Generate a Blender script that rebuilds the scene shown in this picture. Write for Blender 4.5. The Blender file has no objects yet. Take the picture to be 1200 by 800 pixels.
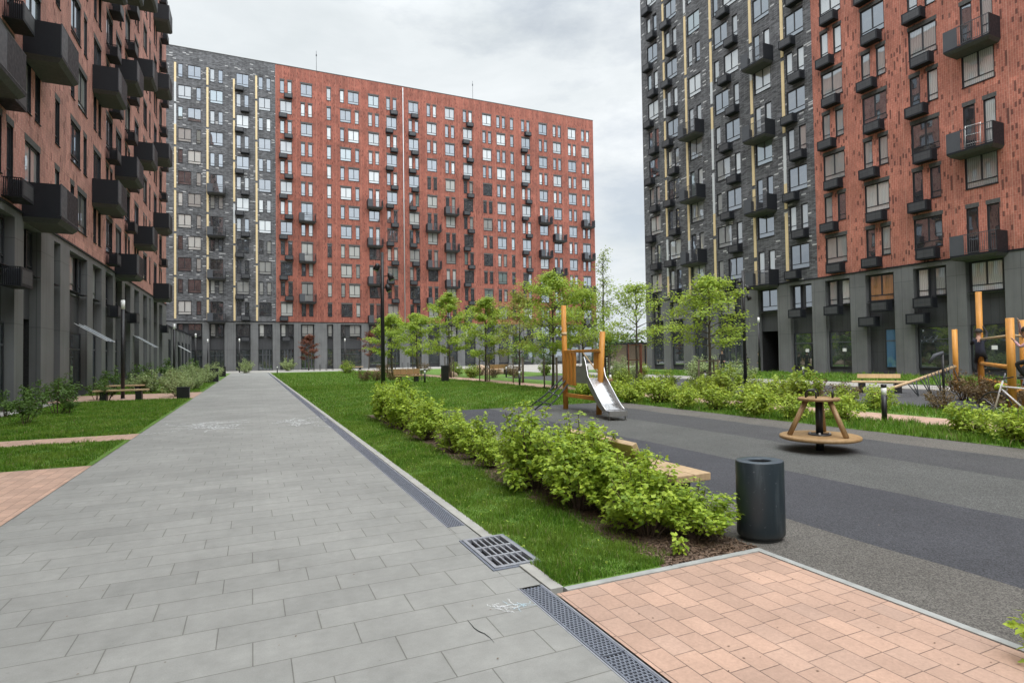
import bpy, math, random
import numpy as np
from mathutils import Vector, Matrix
R = math.radians
random.seed(7)
rs = np.random.RandomState(11)
scene = bpy.context.scene
COL = scene.collection
ORD = ['nearest', 'second', 'third', 'fourth', 'fifth', 'sixth', 'seventh', 'eighth', 'ninth', 'tenth', 'eleventh',
       'twelfth', 'thirteenth', 'fourteenth', 'fifteenth', 'sixteenth', 'seventeenth', 'eighteenth', 'nineteenth', 'twentieth',
       'twenty-first', 'twenty-second', 'twenty-third', 'twenty-fourth']

# ------------------------------------------------------------------ helpers
def tag(o, label=None, cat=None, group=None, kind=None):
    if label: o['label'] = label
    if cat: o['category'] = cat
    if group: o['group'] = group
    if kind: o['kind'] = kind
    return o

def empty(name, loc=(0, 0, 0), rz=0):
    o = bpy.data.objects.new(name, None); COL.objects.link(o)
    o.location = loc; o.rotation_euler = (0, 0, rz); o.empty_display_size = 0.2
    return o

def link(name, mesh, parent=None, loc=(0, 0, 0), rz=0):
    o = bpy.data.objects.new(name, mesh); COL.objects.link(o)
    o.parent = parent; o.location = loc; o.rotation_euler = (0, 0, rz)
    return o

def copy_tree(o, parent=None):
    c = o.copy(); COL.objects.link(c); c.parent = parent
    for ch in o.children: copy_tree(ch, c)
    return c

class MB:
    """collects polygons and makes one mesh"""
    def __init__(s): s.v = []; s.f = []; s.m = []; s.mats = []; s.sm = []
    def mi(s, mat):
        if mat not in s.mats: s.mats.append(mat)
        return s.mats.index(mat)
    def poly(s, pts, mat, smooth=False):
        n = len(s.v); s.v += [tuple(p) for p in pts]; s.f.append(tuple(range(n, n + len(pts)))); s.m.append(s.mi(mat)); s.sm.append(smooth)
    def box(s, x0, x1, y0, y1, z0, z1, mat, M=None):
        c = [(x0, y0, z0), (x1, y0, z0), (x1, y1, z0), (x0, y1, z0), (x0, y0, z1), (x1, y0, z1), (x1, y1, z1), (x0, y1, z1)]
        s.hexa(c, mat, M)
    def hexa(s, c, mat, M=None):
        if M is not None: c = [tuple(M @ Vector(p)) for p in c]
        n = len(s.v); s.v += c; k = s.mi(mat)
        for f in ((0, 3, 2, 1), (4, 5, 6, 7), (0, 1, 5, 4), (1, 2, 6, 5), (2, 3, 7, 6), (3, 0, 4, 7)):
            s.f.append(tuple(n + i for i in f)); s.m.append(k); s.sm.append(False)
    def beam(s, a, b, w, h, mat, up=(0, 0, 1)):
        a = Vector(a); b = Vector(b); d = (b - a).normalized(); u = Vector(up)
        if abs(d.dot(u)) > .98: u = Vector((1, 0, 0))
        sx = d.cross(u).normalized() * w / 2; sz = sx.normalized().cross(d).normalized() * h / 2
        s.hexa([tuple(p) for p in (a - sx - sz, a + sx - sz, b + sx - sz, b - sx - sz, a - sx + sz, a + sx + sz, b + sx + sz, b - sx + sz)], mat)
    def tube(s, pts, rad, mat, n=8, cap=True, smooth=True):
        pts = [Vector(p) for p in pts]
        if not hasattr(rad, '__len__'): rad = [rad] * len(pts)
        base = len(s.v); k = s.mi(mat); ref = None
        for i, p in enumerate(pts):
            d = (pts[min(i + 1, len(pts) - 1)] - pts[max(i - 1, 0)])
            if d.length < 1e-9: d = Vector((0, 0, 1))
            d.normalize()
            if ref is None: ref = Vector((1, 0, 0)) if abs(d.x) < .8 else Vector((0, 1, 0))
            a = (ref - d * ref.dot(d)).normalized(); b = d.cross(a); ref = a
            for j in range(n):
                t = 2 * math.pi * j / n
                s.v.append(tuple(p + (a * math.cos(t) + b * math.sin(t)) * rad[i]))
        for i in range(len(pts) - 1):
            for j in range(n):
                q = base + i * n; s.f.append((q + j, q + (j + 1) % n, q + n + (j + 1) % n, q + n + j)); s.m.append(k); s.sm.append(smooth)
        if cap:
            s.f.append(tuple(base + j for j in reversed(range(n)))); s.m.append(k); s.sm.append(False)
            q = base + (len(pts) - 1) * n
            s.f.append(tuple(q + j for j in range(n))); s.m.append(k); s.sm.append(False)
    def lathe(s, prof, mat, n=32, ex=1.0, ey=1.0, c=(0, 0), smooth=True):
        base = len(s.v); k = s.mi(mat)
        for r, z in prof:
            for j in range(n):
                t = 2 * math.pi * j / n
                s.v.append((c[0] + r * ex * math.cos(t), c[1] + r * ey * math.sin(t), z))
        for i in range(len(prof) - 1):
            for j in range(n):
                q = base + i * n; s.f.append((q + j, q + (j + 1) % n, q + n + (j + 1) % n, q + n + j)); s.m.append(k); s.sm.append(smooth)
    def mesh(s, name):
        me = bpy.data.meshes.new(name); me.from_pydata(s.v, [], s.f)
        for m in s.mats: me.materials.append(m)
        me.polygons.foreach_set('material_index', s.m); me.polygons.foreach_set('use_smooth', s.sm)
        me.update(); return me
    def build(s, name, parent=None, loc=(0, 0, 0), rz=0, bevel=0):
        o = link(name, s.mesh(name), parent, loc, rz)
        if bevel:
            b = o.modifiers.new('bevel', 'BEVEL'); b.width = bevel; b.segments = 2; b.limit_method = 'ANGLE'; b.angle_limit = R(40)
        return o

def fast_mesh(name, V, nper, mat, polys_per=None):
    """V (N,k,3) instances of a template; polys_per: list of index tuples into the template"""
    N, k, _ = V.shape
    me = bpy.data.meshes.new(name)
    me.vertices.add(N * k); me.vertices.foreach_set('co', V.reshape(-1).astype(np.float32))
    loops = []; starts = []; off = 0
    tmpl = np.concatenate([np.array(p) for p in polys_per]); L = len(tmpl)
    li = (np.arange(N)[:, None] * k + tmpl[None, :]).reshape(-1)
    sizes = np.array([len(p) for p in polys_per]); st = np.concatenate([[0], np.cumsum(sizes)[:-1]])
    ls = (np.arange(N)[:, None] * L + st[None, :]).reshape(-1)
    me.loops.add(len(li)); me.loops.foreach_set('vertex_index', li.astype(np.int32))
    me.polygons.add(len(ls)); me.polygons.foreach_set('loop_start', ls.astype(np.int32))
    me.materials.append(mat); me.update(calc_edges=True); me.validate()
    return me

LEAF = np.array([[0, 0, 0], [.30, .30, .07], [.34, .62, .05], [0, 1.05, -.10], [-.34, .62, .05], [-.30, .30, .07]])
LEAF_P = [(0, 1, 2, 3), (0, 3, 4, 5)]
LOBE = np.array([[0, 0, 0], [.22, .08, .04], [.60, .50, .12], [.26, .55, .03], [.30, .82, .04], [0, 1.25, -.06], [-.30, .82, .04], [-.26, .55, .03], [-.60, .50, .12], [-.22, .08, .04]])
LOBE_P = [(0, 1, 2, 3, 5), (3, 4, 5), (0, 5, 7, 8, 9), (7, 5, 6)]

def leaf_verts(P, out, size, rng, tmpl, up=.8, jit=.7):
    """P positions, out preferred facing dirs; gives (N,k,3)"""
    N = len(P)
    nrm = out * .5 + np.array([0, 0, up * 1.1]) + rng.normal(0, jit * .6, (N, 3)); nrm /= np.linalg.norm(nrm, axis=1)[:, None] + 1e-9
    d = out + rng.normal(0, jit, (N, 3)) + np.array([0, 0, -.15])
    d -= nrm * (d * nrm).sum(1)[:, None]; d /= np.linalg.norm(d, axis=1)[:, None] + 1e-9
    s = np.cross(d, nrm)
    sz = size * (.55 + .75 * rng.rand(N))
    T = tmpl[None, :, :] * sz[:, None, None]
    return P[:, None, :] + T[:, :, 0:1] * s[:, None, :] + T[:, :, 1:2] * d[:, None, :] + T[:, :, 2:3] * nrm[:, None, :]

# ------------------------------------------------------------------ materials
class NT:
    def __init__(s, name, rough=.8):
        s.m = bpy.data.materials.new(name); s.m.use_nodes = True
        s.n = s.m.node_tree.nodes; s.l = s.m.node_tree.links
        s.b = s.n['Principled BSDF']; s.b.inputs['Roughness'].default_value = rough
    def node(s, t, **kw):
        n = s.n.new(t)
        for k, v in kw.items(): setattr(n, k, v)
        return n
    def val(s, sock, v):
        if isinstance(v, bpy.types.NodeSocket): s.l.new(v, sock)
        elif v is not None: sock.default_value = v
    def math(s, op, a, b=None, c=None):
        n = s.node('ShaderNodeMath', operation=op); s.val(n.inputs[0], a); s.val(n.inputs[1], b); s.val(n.inputs[2], c); return n.outputs[0]
    def pos(s):
        g = s.node('ShaderNodeNewGeometry'); x = s.node('ShaderNodeSeparateXYZ'); s.l.new(g.outputs['Position'], x.inputs[0]); return x.outputs[0], x.outputs[1], x.outputs[2], g.outputs['Position']
    def obj(s):
        g = s.node('ShaderNodeTexCoord'); x = s.node('ShaderNodeSeparateXYZ'); s.l.new(g.outputs['Object'], x.inputs[0]); return x.outputs[0], x.outputs[1], x.outputs[2], g.outputs['Object']
    def vec(s, x, y, z=0.0):
        n = s.node('ShaderNodeCombineXYZ'); s.val(n.inputs[0], x); s.val(n.inputs[1], y); s.val(n.inputs[2], z); return n.outputs[0]
    def noise(s, v, scale, detail=4, rough=.55):
        n = s.node('ShaderNodeTexNoise'); s.val(n.inputs['Vector'], v); n.inputs['Scale'].default_value = scale; n.inputs['Detail'].default_value = detail; n.inputs['Roughness'].default_value = rough; return n.outputs[0]
    def white(s, v):
        n = s.node('ShaderNodeTexWhiteNoise', noise_dimensions='3D'); s.val(n.inputs['Vector'], v); return n.outputs[0]
    def mix(s, f, a, b, mode='MIX'):
        n = s.node('ShaderNodeMix', data_type='RGBA', blend_type=mode); s.val(n.inputs[0], f)
        for sk, v in ((n.inputs[6], a), (n.inputs[7], b)): s.val(sk, (*v, 1) if isinstance(v, tuple) and len(v) == 3 else v)
        return n.outputs[2]
    def rng(s, v, a, b, c, d):
        n = s.node('ShaderNodeMapRange'); s.val(n.inputs[0], v)
        for i, q in enumerate((a, b, c, d)): n.inputs[i + 1].default_value = q
        return n.outputs[0]
    def scale(s, c, f): # multiply colour by a float socket
        return s.mix(1.0, c, s.vec(f, f, f), 'MULTIPLY')
    def brick(s, v, c1, c2, mo, bw, rh, ms, offset=.5, smooth=.1):
        n = s.node('ShaderNodeTexBrick', offset=offset, squash=1.0); s.val(n.inputs['Vector'], v)
        for k, q in (('Color1', c1), ('Color2', c2), ('Mortar', mo)): n.inputs[k].default_value = (*q, 1)
        n.inputs['Scale'].default_value = 1; n.inputs['Brick Width'].default_value = bw; n.inputs['Row Height'].default_value = rh
        n.inputs['Mortar Size'].default_value = ms; n.inputs['Mortar Smooth'].default_value = smooth
        return n.outputs['Color'], n.outputs['Fac']
    def bump(s, h, st, dist=.01):
        n = s.node('ShaderNodeBump'); s.val(n.inputs['Height'], h); n.inputs['Strength'].default_value = st; n.inputs['Distance'].default_value = dist
        s.l.new(n.outputs[0], s.b.inputs['Normal'])
    def col(s, c): s.val(s.b.inputs['Base Color'], (*c, 1) if isinstance(c, tuple) and len(c) == 3 else c); return s.m

def plain(name, c, rough=.6, metal=0, var=.12, sc=6.0, bump=0):
    t = NT(name, rough); x, y, z, p = t.obj()
    f = t.rng(t.noise(p, sc, 5), .3, .7, 1 - var, 1 + var)
    t.b.inputs['Metallic'].default_value = metal
    t.val(t.b.inputs['Roughness'], t.rng(t.noise(p, sc * 2.3, 3), .3, .7, max(rough - .1, .05), min(rough + .1, 1)))
    if bump: t.bump(t.noise(p, sc * 8, 4), bump)
    return t.col(t.scale((*c, 1), f))

def red_brick(name, c1, c2, mo, thr, dark):
    t = NT(name, .85); x, y, z, p = t.pos(); u = t.math('ADD', x, y)
    c, f = t.brick(t.vec(z, u), c1, c2, mo, .31, .115, .010)
    cx = t.math('FLOOR', t.math('DIVIDE', u, .18)); r0 = t.white(t.vec(cx, 3.3, 1.1))
    cz = t.math('FLOOR', t.math('ADD', t.math('DIVIDE', z, .29), t.math('MULTIPLY', r0, 9)))
    w = t.white(t.vec(cx, cz, 5.7)); fr = t.math('FRACT', t.math('DIVIDE', u, .18))
    patch = t.rng(t.noise(p, .3, 3), .3, .7, -.09, .07)
    m = t.math('MULTIPLY', t.math('GREATER_THAN', t.math('ADD', w, patch), thr), t.math('LESS_THAN', fr, .6))
    c = t.mix(t.math('MULTIPLY', m, .8), c, dark)
    seam = t.math('LESS_THAN', t.math('FRACT', t.math('DIVIDE', u, .93)), .03)
    c = t.mix(t.math('MULTIPLY', seam, .45), c, (.55, .32, .24))
    st2 = t.white(t.vec(t.math('FLOOR', t.math('DIVIDE', u, .465)), t.math('FLOOR', t.math('DIVIDE', z, 1.4775)), 2.9)); c = t.scale(c, t.rng(st2, 0, 1, .86, 1.14))
    hs = t.math('LESS_THAN', t.math('FRACT', t.math('DIVIDE', t.math('SUBTRACT', z, 6.9), 2.955)), .012)
    c = t.mix(t.math('MULTIPLY', hs, .35), c, (.14, .05, .04))
    c = t.scale(c, t.rng(t.noise(p, .35, 5), .3, .7, .82, 1.14)); c = t.scale(c, t.rng(t.noise(t.vec(t.math('MULTIPLY', u, 7.0), t.math('MULTIPLY', z, 1.6), 0.0), 1.3, 4, .7), .3, .7, .80, 1.18)); c = t.scale(c, t.rng(t.noise(t.vec(t.math('MULTIPLY', u, 3.0), z, 0.0), 1.2, 3), .3, .7, .92, 1.08))
    t.bump(t.math('SUBTRACT', t.math('MULTIPLY', f, -1), m), .4, .01)
    return t.col(c)

def grey_brick(name):
    t = NT(name, .8); x, y, z, p = t.pos(); u = t.math('ADD', x, y)
    c, f = t.brick(t.vec(u, z), (.045, .046, .050), (.150, .152, .162), (.055, .055, .057), .34, .085, .008)
    cx = t.math('FLOOR', t.math('DIVIDE', u, .40)); cz = t.math('FLOOR', t.math('DIVIDE', z, .17))
    w = t.white(t.vec(cx, cz, 2.2)); fr = t.math('FRACT', t.math('DIVIDE', z, .17)); m = t.math('MULTIPLY', t.math('GREATER_THAN', w, .958), t.math('LESS_THAN', fr, .6))
    c = t.mix(m, c, (.42, .42, .42))
    vs = t.math('LESS_THAN', t.math('FRACT', t.math('DIVIDE', u, .46)), .12)
    c = t.mix(t.math('MULTIPLY', vs, .28), c, (.17, .17, .175))
    c = t.scale(c, t.rng(t.noise(p, .5, 6, .65), .3, .7, .72, 1.3))
    t.bump(f, .4, .01); return t.col(c)

M = {}
M['red_back'] = red_brick('red_clinker_back', (.295, .087, .060), (.215, .064, .046), (.34, .150, .105), .90, (.12, .036, .027))
M['red_right'] = red_brick('red_clinker_right', (.43, .148, .102), (.33, .112, .079), (.46, .24, .175), .85, (.085, .030, .024))
M['red_left'] = red_brick('red_clinker_left', (.48, .205, .165), (.37, .16, .13), (.52, .34, .285), .90, (.17, .065, .05))
M['grey_brick'] = grey_brick('grey_clinker')

def panel(name, c, bw, rh):
    t = NT(name, .5); x, y, z, p = t.pos(); u = t.math('ADD', x, y)
    k, f = t.brick(t.vec(z, u), c, tuple(q * .93 for q in c), tuple(q * .5 for q in c), rh, bw, .012, 0)
    k = t.scale(k, t.rng(t.noise(p, .6, 5), .3, .7, .85, 1.15))
    st = t.noise(t.vec(t.math('MULTIPLY', u, 6.0), t.math('MULTIPLY', z, .35), 0.0), 1.0, 4)
    k = t.scale(k, t.rng(st, .35, .7, .92, 1.1)); t.bump(f, .3, .01); return t.col(k)
M['plinth'] = panel('grey_fibre_cement_panel', (.142, .145, .147), .78, 2.95)
M['infill'] = panel('dark_panel', (.048, .050, .055), .41, 1.48)
M['lintel'] = plain('grey_lintel_brick', (.075, .074, .072), .8, var=.3, sc=8)
M['frame'] = plain('anthracite_window_frame', (.022, .024, .028), .4)
M['metal'] = plain('anthracite_sheet_metal', (.016, .0175, .0215), .5, var=.05, sc=3)
M['metal_light'] = plain('grey_sheet_metal', (.075, .08, .09), .45, var=.06, sc=3)
M['bars'] = plain('dark_railing_bars', (.06, .062, .07), .4)
M['black'] = plain('black_powder_coat', (.012, .012, .013), .42)
for q in ('metal', 'metal_light'): M[q].node_tree.nodes['Principled BSDF'].inputs['Specular IOR Level'].default_value = .22
M['slab_soffit'] = plain('dark_concrete_soffit', (.07, .07, .068), .8)
M['yellow'] = plain('cream_yellow_panel', (.66, .52, .29), .5, var=.06)
M['pale'] = plain('pale_trim_and_reflection', (.52, .54, .55), .5, var=.06)
M['roof'] = plain('roof_bitumen', (.08, .08, .08), .9)
M['white'] = plain('white_lamp_diffuser', (.82, .82, .80), .35, var=.02)
M['dark_room'] = plain('dark_passage', (.012, .012, .013), .8)

def glass(name, base, refl, kind=None):
    t = NT(name, .35); x, y, z, p = t.obj()
    c = (*base, 1)
    if kind == 'curtain':
        w = t.node('ShaderNodeTexWave', wave_type='BANDS', bands_direction='X'); t.l.new(p, w.inputs['Vector']); w.inputs['Scale'].default_value = 3.2; w.inputs['Distortion'].default_value = 3.0; w.inputs['Detail'].default_value = 2
        c = t.mix(t.rng(w.outputs[0], 0, 1, 0, .65), c, tuple(q * .45 for q in base))
    if kind == 'room':
        c = t.mix(t.rng(t.noise(p, 2.2, 3), .5, .62, 0, .6), c, (.09, .085, .075))
    t.col(c)
    g = t.node('ShaderNodeBsdfGlossy'); g.inputs['Roughness'].default_value = .015; g.inputs['Color'].default_value = (.63, .69, .76, 1)
    # slightly wavy panes
    bp = t.node('ShaderNodeBump'); t.val(bp.inputs['Height'], t.noise(p, .9, 2)); bp.inputs['Strength'].default_value = .10; bp.inputs['Distance'].default_value = .02; t.l.new(bp.outputs[0], g.inputs['Normal'])
    mx = t.node('ShaderNodeMixShader'); lw = t.node('ShaderNodeLayerWeight'); lw.inputs[0].default_value = .3
    t.val(mx.inputs[0], t.rng(lw.outputs['Facing'], 0, 1, refl, min(refl + .5, .98)))
    t.l.new(t.b.outputs[0], mx.inputs[1]); t.l.new(g.outputs[0], mx.inputs[2]); t.l.new(mx.outputs[0], t.n['Material Output'].inputs['Surface'])
    return t.m
M['g_dark'] = glass('glass_dark_room', (.022, .023, .026), .34, 'room')
M['g_dark2'] = glass('glass_brown_room', (.030, .025, .024), .32, 'room')
M['g_curt'] = glass('glass_white_curtain', (.60, .60, .57), .24, 'curtain')
M['g_curt2'] = glass('glass_grey_curtain', (.36, .355, .335), .24, 'curtain')
M['g_green'] = glass('glass_green_tint', (.16, .20, .18), .36)
M['g_orange'] = glass('glass_orange_curtain', (.42, .20, .06), .30, 'curtain')
M['g_shop'] = glass('shop_glass', (.022, .028, .028), .30, 'room')
M['g_blue'] = glass('glass_blue_film', (.05, .16, .30), .32)
PANES = ['g_dark'] * 8 + ['g_dark2'] * 4 + ['g_curt'] * 4 + ['g_curt2'] * 5 + ['g_green']

def foliage(name, a, b, trans=.35, dead=None):
    t = NT(name, .55)
    g = t.node('ShaderNodeNewGeometry')
    n = t.noise(g.outputs['Position'], 2.1, 2)
    f = t.math('ADD', t.math('MULTIPLY', g.outputs['Random Per Island'], .65), t.math('MULTIPLY', n, .35))
    c = t.mix(f, a, b)
    if dead is not None: c = t.mix(t.math('GREATER_THAN', g.outputs['Random Per Island'], .93), c, dead)
    t.col(c); t.b.inputs['Specular IOR Level'].default_value = .35
    tr = t.node('ShaderNodeBsdfTranslucent'); t.l.new(t.mix(.5, c, (b[0] * 1.3, b[1] * 1.25, b[2]), 'MIX'), tr.inputs['Color'])
    mx = t.node('ShaderNodeMixShader'); mx.inputs[0].default_value = trans
    t.l.new(t.b.outputs[0], mx.inputs[1]); t.l.new(tr.outputs[0], mx.inputs[2]); t.l.new(mx.outputs[0], t.n['Material Output'].inputs['Surface'])
    return t.m
M['leaf_hedge'] = foliage('leaves_yellow_green', (.050, .140, .012), (.54, .67, .075), .30)
M['leaf_hedge2'] = foliage('leaves_yellow_green_far', (.085, .18, .018), (.54, .64, .09), .34)
M['leaf_tree'] = foliage('leaves_spring_tree', (.13, .25, .025), (.46, .56, .09), .45)
M['leaf_tree2'] = foliage('leaves_tree_olive', (.13, .20, .03), (.40, .42, .09), .45)
M['leaf_red'] = foliage('leaves_copper', (.10, .03, .02), (.22, .08, .04), .3)
M['leaf_dark'] = foliage('leaves_rose_dark', (.05, .10, .018), (.14, .24, .05), .3)
M['leaf_white'] = foliage('leaves_pale_spirea', (.16, .25, .07), (.42, .48, .24), .3)
M['leaf_brown'] = foliage('leaves_brown_hedge', (.09, .05, .03), (.20, .14, .05), .25)
M['leaf_olive'] = foliage('leaves_olive_hedge', (.12, .18, .03), (.38, .48, .07), .35)
M['leaf_far'] = foliage('leaves_far_wood', (.05, .09, .03), (.12, .18, .06), .25)
def m_grass():
    t = NT('grass_blades', .55); g = t.node('ShaderNodeNewGeometry'); p = g.outputs['Position']; r = g.outputs['Random Per Island']
    c = t.mix(r, (.050, .135, .010), (.165, .31, .026))
    c = t.mix(t.rng(t.noise(p, 1.1, 4, .6), .42, .66, 0, .65), c, (.24, .33, .05))
    c = t.mix(t.rng(t.noise(p, 4.5, 3), .55, .7, 0, .45), c, (.035, .085, .008))
    c = t.mix(t.math('GREATER_THAN', r, .955), c, (.30, .27, .12)); t.col(c); t.b.inputs['Specular IOR Level'].default_value = .3
    tr = t.node('ShaderNodeBsdfTranslucent'); t.l.new(c, tr.inputs['Color']); mx = t.node('ShaderNodeMixShader'); mx.inputs[0].default_value = .3
    t.l.new(t.b.outputs[0], mx.inputs[1]); t.l.new(tr.outputs[0], mx.inputs[2]); t.l.new(mx.outputs[0], t.n['Material Output'].inputs['Surface']); return t.m
M['grass'] = m_grass()
M['mulch_chip'] = foliage('bark_chips', (.07, .04, .025), (.24, .16, .11), .0)
M['bark'] = plain('tree_bark', (.085, .070, .055), .9, var=.3, sc=14, bump=.4)
M['twig'] = plain('shrub_twigs', (.10, .065, .045), .9, var=.3, sc=14)

def wood(name, a, b, sc=1.0):
    t = NT(name, .55); x, y, z, p = t.obj()
    n = t.noise(t.vec(t.math('MULTIPLY', x, 22 * sc), t.math('MULTIPLY', y, 22 * sc), t.math('MULTIPLY', z, 1.6 * sc)), 1.0, 5)
    c = t.mix(t.rng(n, .3, .7, 0, 1), a, b); c = t.scale(c, t.rng(t.noise(p, 1.5, 4), .3, .7, .85, 1.12))
    t.bump(n, .2, .004); return t.col(c)
M['wood_orange'] = wood('orange_oiled_timber', (.50, .20, .028), (.66, .31, .055))
M['wood_tan'] = wood('tan_timber', (.40, .27, .15), (.54, .39, .23))
M['wood_top'] = wood('cut_timber_face', (.55, .38, .20), (.70, .52, .30))
M['wood_carousel'] = wood('carousel_timber', (.26, .155, .065), (.38, .24, .11))
M['steel'] = plain('brushed_stainless', (.62, .62, .63), .30, 1.0, var=.08, sc=5)
M['steel_dark'] = plain('dull_steel', (.33, .32, .30), .45, .6, var=.12, sc=5)
def m_bin():
    t = NT('blue_grey_bin_paint', .42); x, y, z, p = t.obj()
    st = t.noise(t.vec(t.math('MULTIPLY', x, 16.0), t.math('MULTIPLY', y, 16.0), t.math('MULTIPLY', z, 2.2)), 1.0, 5, .7)
    c = t.mix(t.rng(st, .52, .78, 0, .5), (.016, .026, .033), (.085, .105, .115)); c = t.mix(t.rng(t.noise(p, 30, 3), .66, .72, 0, .5), c, (.12, .14, .15))
    c = t.mix(t.rng(z, .0, .10, .55, 0), c, (.06, .055, .045)); return t.col(c)
M['bin'] = m_bin()
M['bin_rim'] = plain('blue_grey_bin_rim', (.06, .08, .098), .42, var=.12, sc=4)
M['rope'] = plain('dark_rope', (.045, .05, .055), .8)
M['iron'] = plain('cast_iron_grey', (.30, .31, .34), .45, .3, var=.15, sc=20)
M['iron_dark'] = plain('dark_plastic_grate', (.15, .165, .20), .45, var=.15, sc=20)
M['pit'] = plain('drain_pit', (.010, .010, .011), .9)
M['boulder'] = plain('tan_stone', (.40, .29, .20), .9, var=.25, sc=3, bump=.3)
M['concrete'] = plain('pale_concrete', (.36, .35, .32), .85, var=.15, sc=5, bump=.1)
M['kerb'] = plain('grey_kerb_concrete', (.33, .335, .32), .85, var=.18, sc=7, bump=.1)
M['chalk'] = plain('chalk', (.64, .65, .65), .95, var=.1)
M['chalk_blue'] = plain('blue_chalk', (.42, .54, .60), .95, var=.1)
M['sign_white'] = plain('white_paper', (.75, .75, .73), .6, var=.03)

def m_path():
    t = NT('grey_concrete_slabs', .8); x, y, z, p = t.pos()
    row = t.math('FLOOR', t.math('DIVIDE', y, .28)); u = t.math('ADD', x, t.math('MULTIPLY', row, .1867))
    c, f = t.brick(t.vec(u, y), (.268, .266, .248), (.245, .244, .228), (.140, .137, .122), .56, .28, .0035, 0, .3)
    c = t.scale(c, t.rng(t.noise(p, 1.1, 6, .6), .3, .7, .88, 1.12)); c = t.scale(c, t.rng(t.noise(p, 9, 5, .7), .3, .7, .90, 1.09)); c = t.scale(c, t.rng(t.noise(p, 130, 2), .3, .7, .93, 1.07))
    # sand and dirt along the joints, worn patches
    jd = t.rng(t.noise(p, 3.1, 4, .7), .45, .62, 0, 1); c2, f2 = t.brick(t.vec(u, y), (1, 1, 1), (1, 1, 1), (0, 0, 0), .56, .28, .022, 0, 1.0); c = t.mix(t.math('MULTIPLY', t.math('MULTIPLY', f2, jd), .26), c, (.165, .160, .138))
    slab = t.white(t.vec(t.math('FLOOR', t.math('DIVIDE', u, .56)), row, 7.3)); c = t.scale(c, t.rng(slab, 0, 1, .955, 1.035))
    lg = t.rng(t.noise(p, .23, 4, .6), .35, .65, .90, 1.08); c = t.scale(c, lg)
    s = t.rng(t.noise(p, .55, 3), .60, .72, 0, .28); c = t.mix(s, c, (.21, .21, .195))
    sp = t.rng(t.noise(p, 17, 2), .74, .78, 0, .5); c = t.mix(sp, c, (.13, .13, .12))
    hgt = t.math('ADD', t.math('MULTIPLY', f, -1.0), t.math('MULTIPLY', t.noise(p, 60, 4), .12)); t.bump(hgt, .55, .006)
    return t.col(c)
M['path'] = m_path()
def m_salmon(name, sc=1.0, far=False):
    t = NT(name, .85); x, y, z, p = t.pos()
    row = t.math('FLOOR', t.math('DIVIDE', x, .145)); r = t.white(t.vec(row, 1.7, 4.2))
    v = t.math('ADD', y, t.math('MULTIPLY', r, .9))
    c, f = t.brick(t.vec(v, x), (.50, .325, .24), (.395, .262, .198), (.16, .105, .08), .205, .145, .0032, 0, .25)
    cellw = t.white(t.vec(row, t.math('FLOOR', t.math('DIVIDE', v, .205)), 8.1)); c = t.mix(t.rng(cellw, .72, 1, 0, .35), c, (.42, .30, .24))
    c = t.scale(c, t.rng(t.noise(p, 2.2, 6, .6), .3, .7, .88, 1.1)); c = t.scale(c, t.rng(t.noise(p, 45, 4, .7), .3, .7, .88, 1.1))
    sp = t.rng(t.noise(p, 34, 2), .71, .75, 0, .5); c = t.mix(sp, c, (.26, .17, .13))
    t.bump(t.math('ADD', t.math('MULTIPLY', f, -1.0), t.math('MULTIPLY', t.noise(p, 90, 4), .15)), .5, .005)
    return t.col(c)
M['salmon'] = m_salmon('salmon_concrete_pavers')
def m_rubber():
    t = NT('speckled_rubber_surfacing', .9); x, y, z, p = t.pos()
    xx = t.math('ADD', x, t.math('MULTIPLY', t.math('SUBTRACT', t.noise(p, .45, 2), .5), .22))
    g1 = (.105, .097, .086); g2 = (.047, .048, .055); g3 = (.084, .085, .080); g4 = (.057, .057, .059)
    c = t.mix(t.math('GREATER_THAN', xx, 4.69), g1, g2); c = t.mix(t.math('GREATER_THAN', xx, 6.58), c, g3)
    c = t.mix(t.math('GREATER_THAN', xx, 8.55), c, g4); c = t.mix(t.math('GREATER_THAN', xx, 10.15), c, (.108, .099, .087))
    n1 = t.node('ShaderNodeTexVoronoi'); t.l.new(p, n1.inputs['Vector']); n1.inputs['Scale'].default_value = 120
    sp = t.node('ShaderNodeSeparateColor'); t.l.new(n1.outputs['Color'], sp.inputs[0])
    c = t.scale(c, t.rng(sp.outputs[0], 0, 1, .45, 1.6)); c = t.scale(c, t.rng(t.noise(p, .9, 6, .65), .3, .7, .84, 1.14))
    c = t.mix(t.rng(t.noise(p, .7, 3), .62, .7, 0, .3), c, (.07, .068, .066))
    t.bump(n1.outputs['Distance'], .5, .006); return t.col(c)
M['rubber'] = m_rubber()
def m_soil(name, a, b, sc, sp=40):
    t = NT(name, .95); x, y, z, p = t.pos()
    c = t.mix(t.rng(t.noise(p, sc, 8, .7), .3, .7, 0, 1), a, b); c = t.scale(c, t.rng(t.noise(p, sp, 4, .7), .3, .7, .7, 1.3))
    t.bump(t.noise(p, sp, 6, .7), .6, .02); return t.col(c)
M['lawn'] = m_soil('lawn_turf', (.060, .130, .014), (.13, .23, .03), 1.3, 55)
M['mulch'] = m_soil('bark_mulch', (.055, .035, .024), (.17, .115, .08), 9, 45)
M['asphalt'] = m_soil('asphalt', (.055, .056, .06), (.085, .085, .088), 1.2, 90)
M['ground'] = m_soil('bare_ground', (.12, .115, .09), (.19, .18, .14), .3, 20)
M['pale_paving'] = m_soil('pale_paving', (.29, .275, .25), (.37, .355, .32), .8, 40)
M['pinkpath'] = M['salmon']

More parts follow.
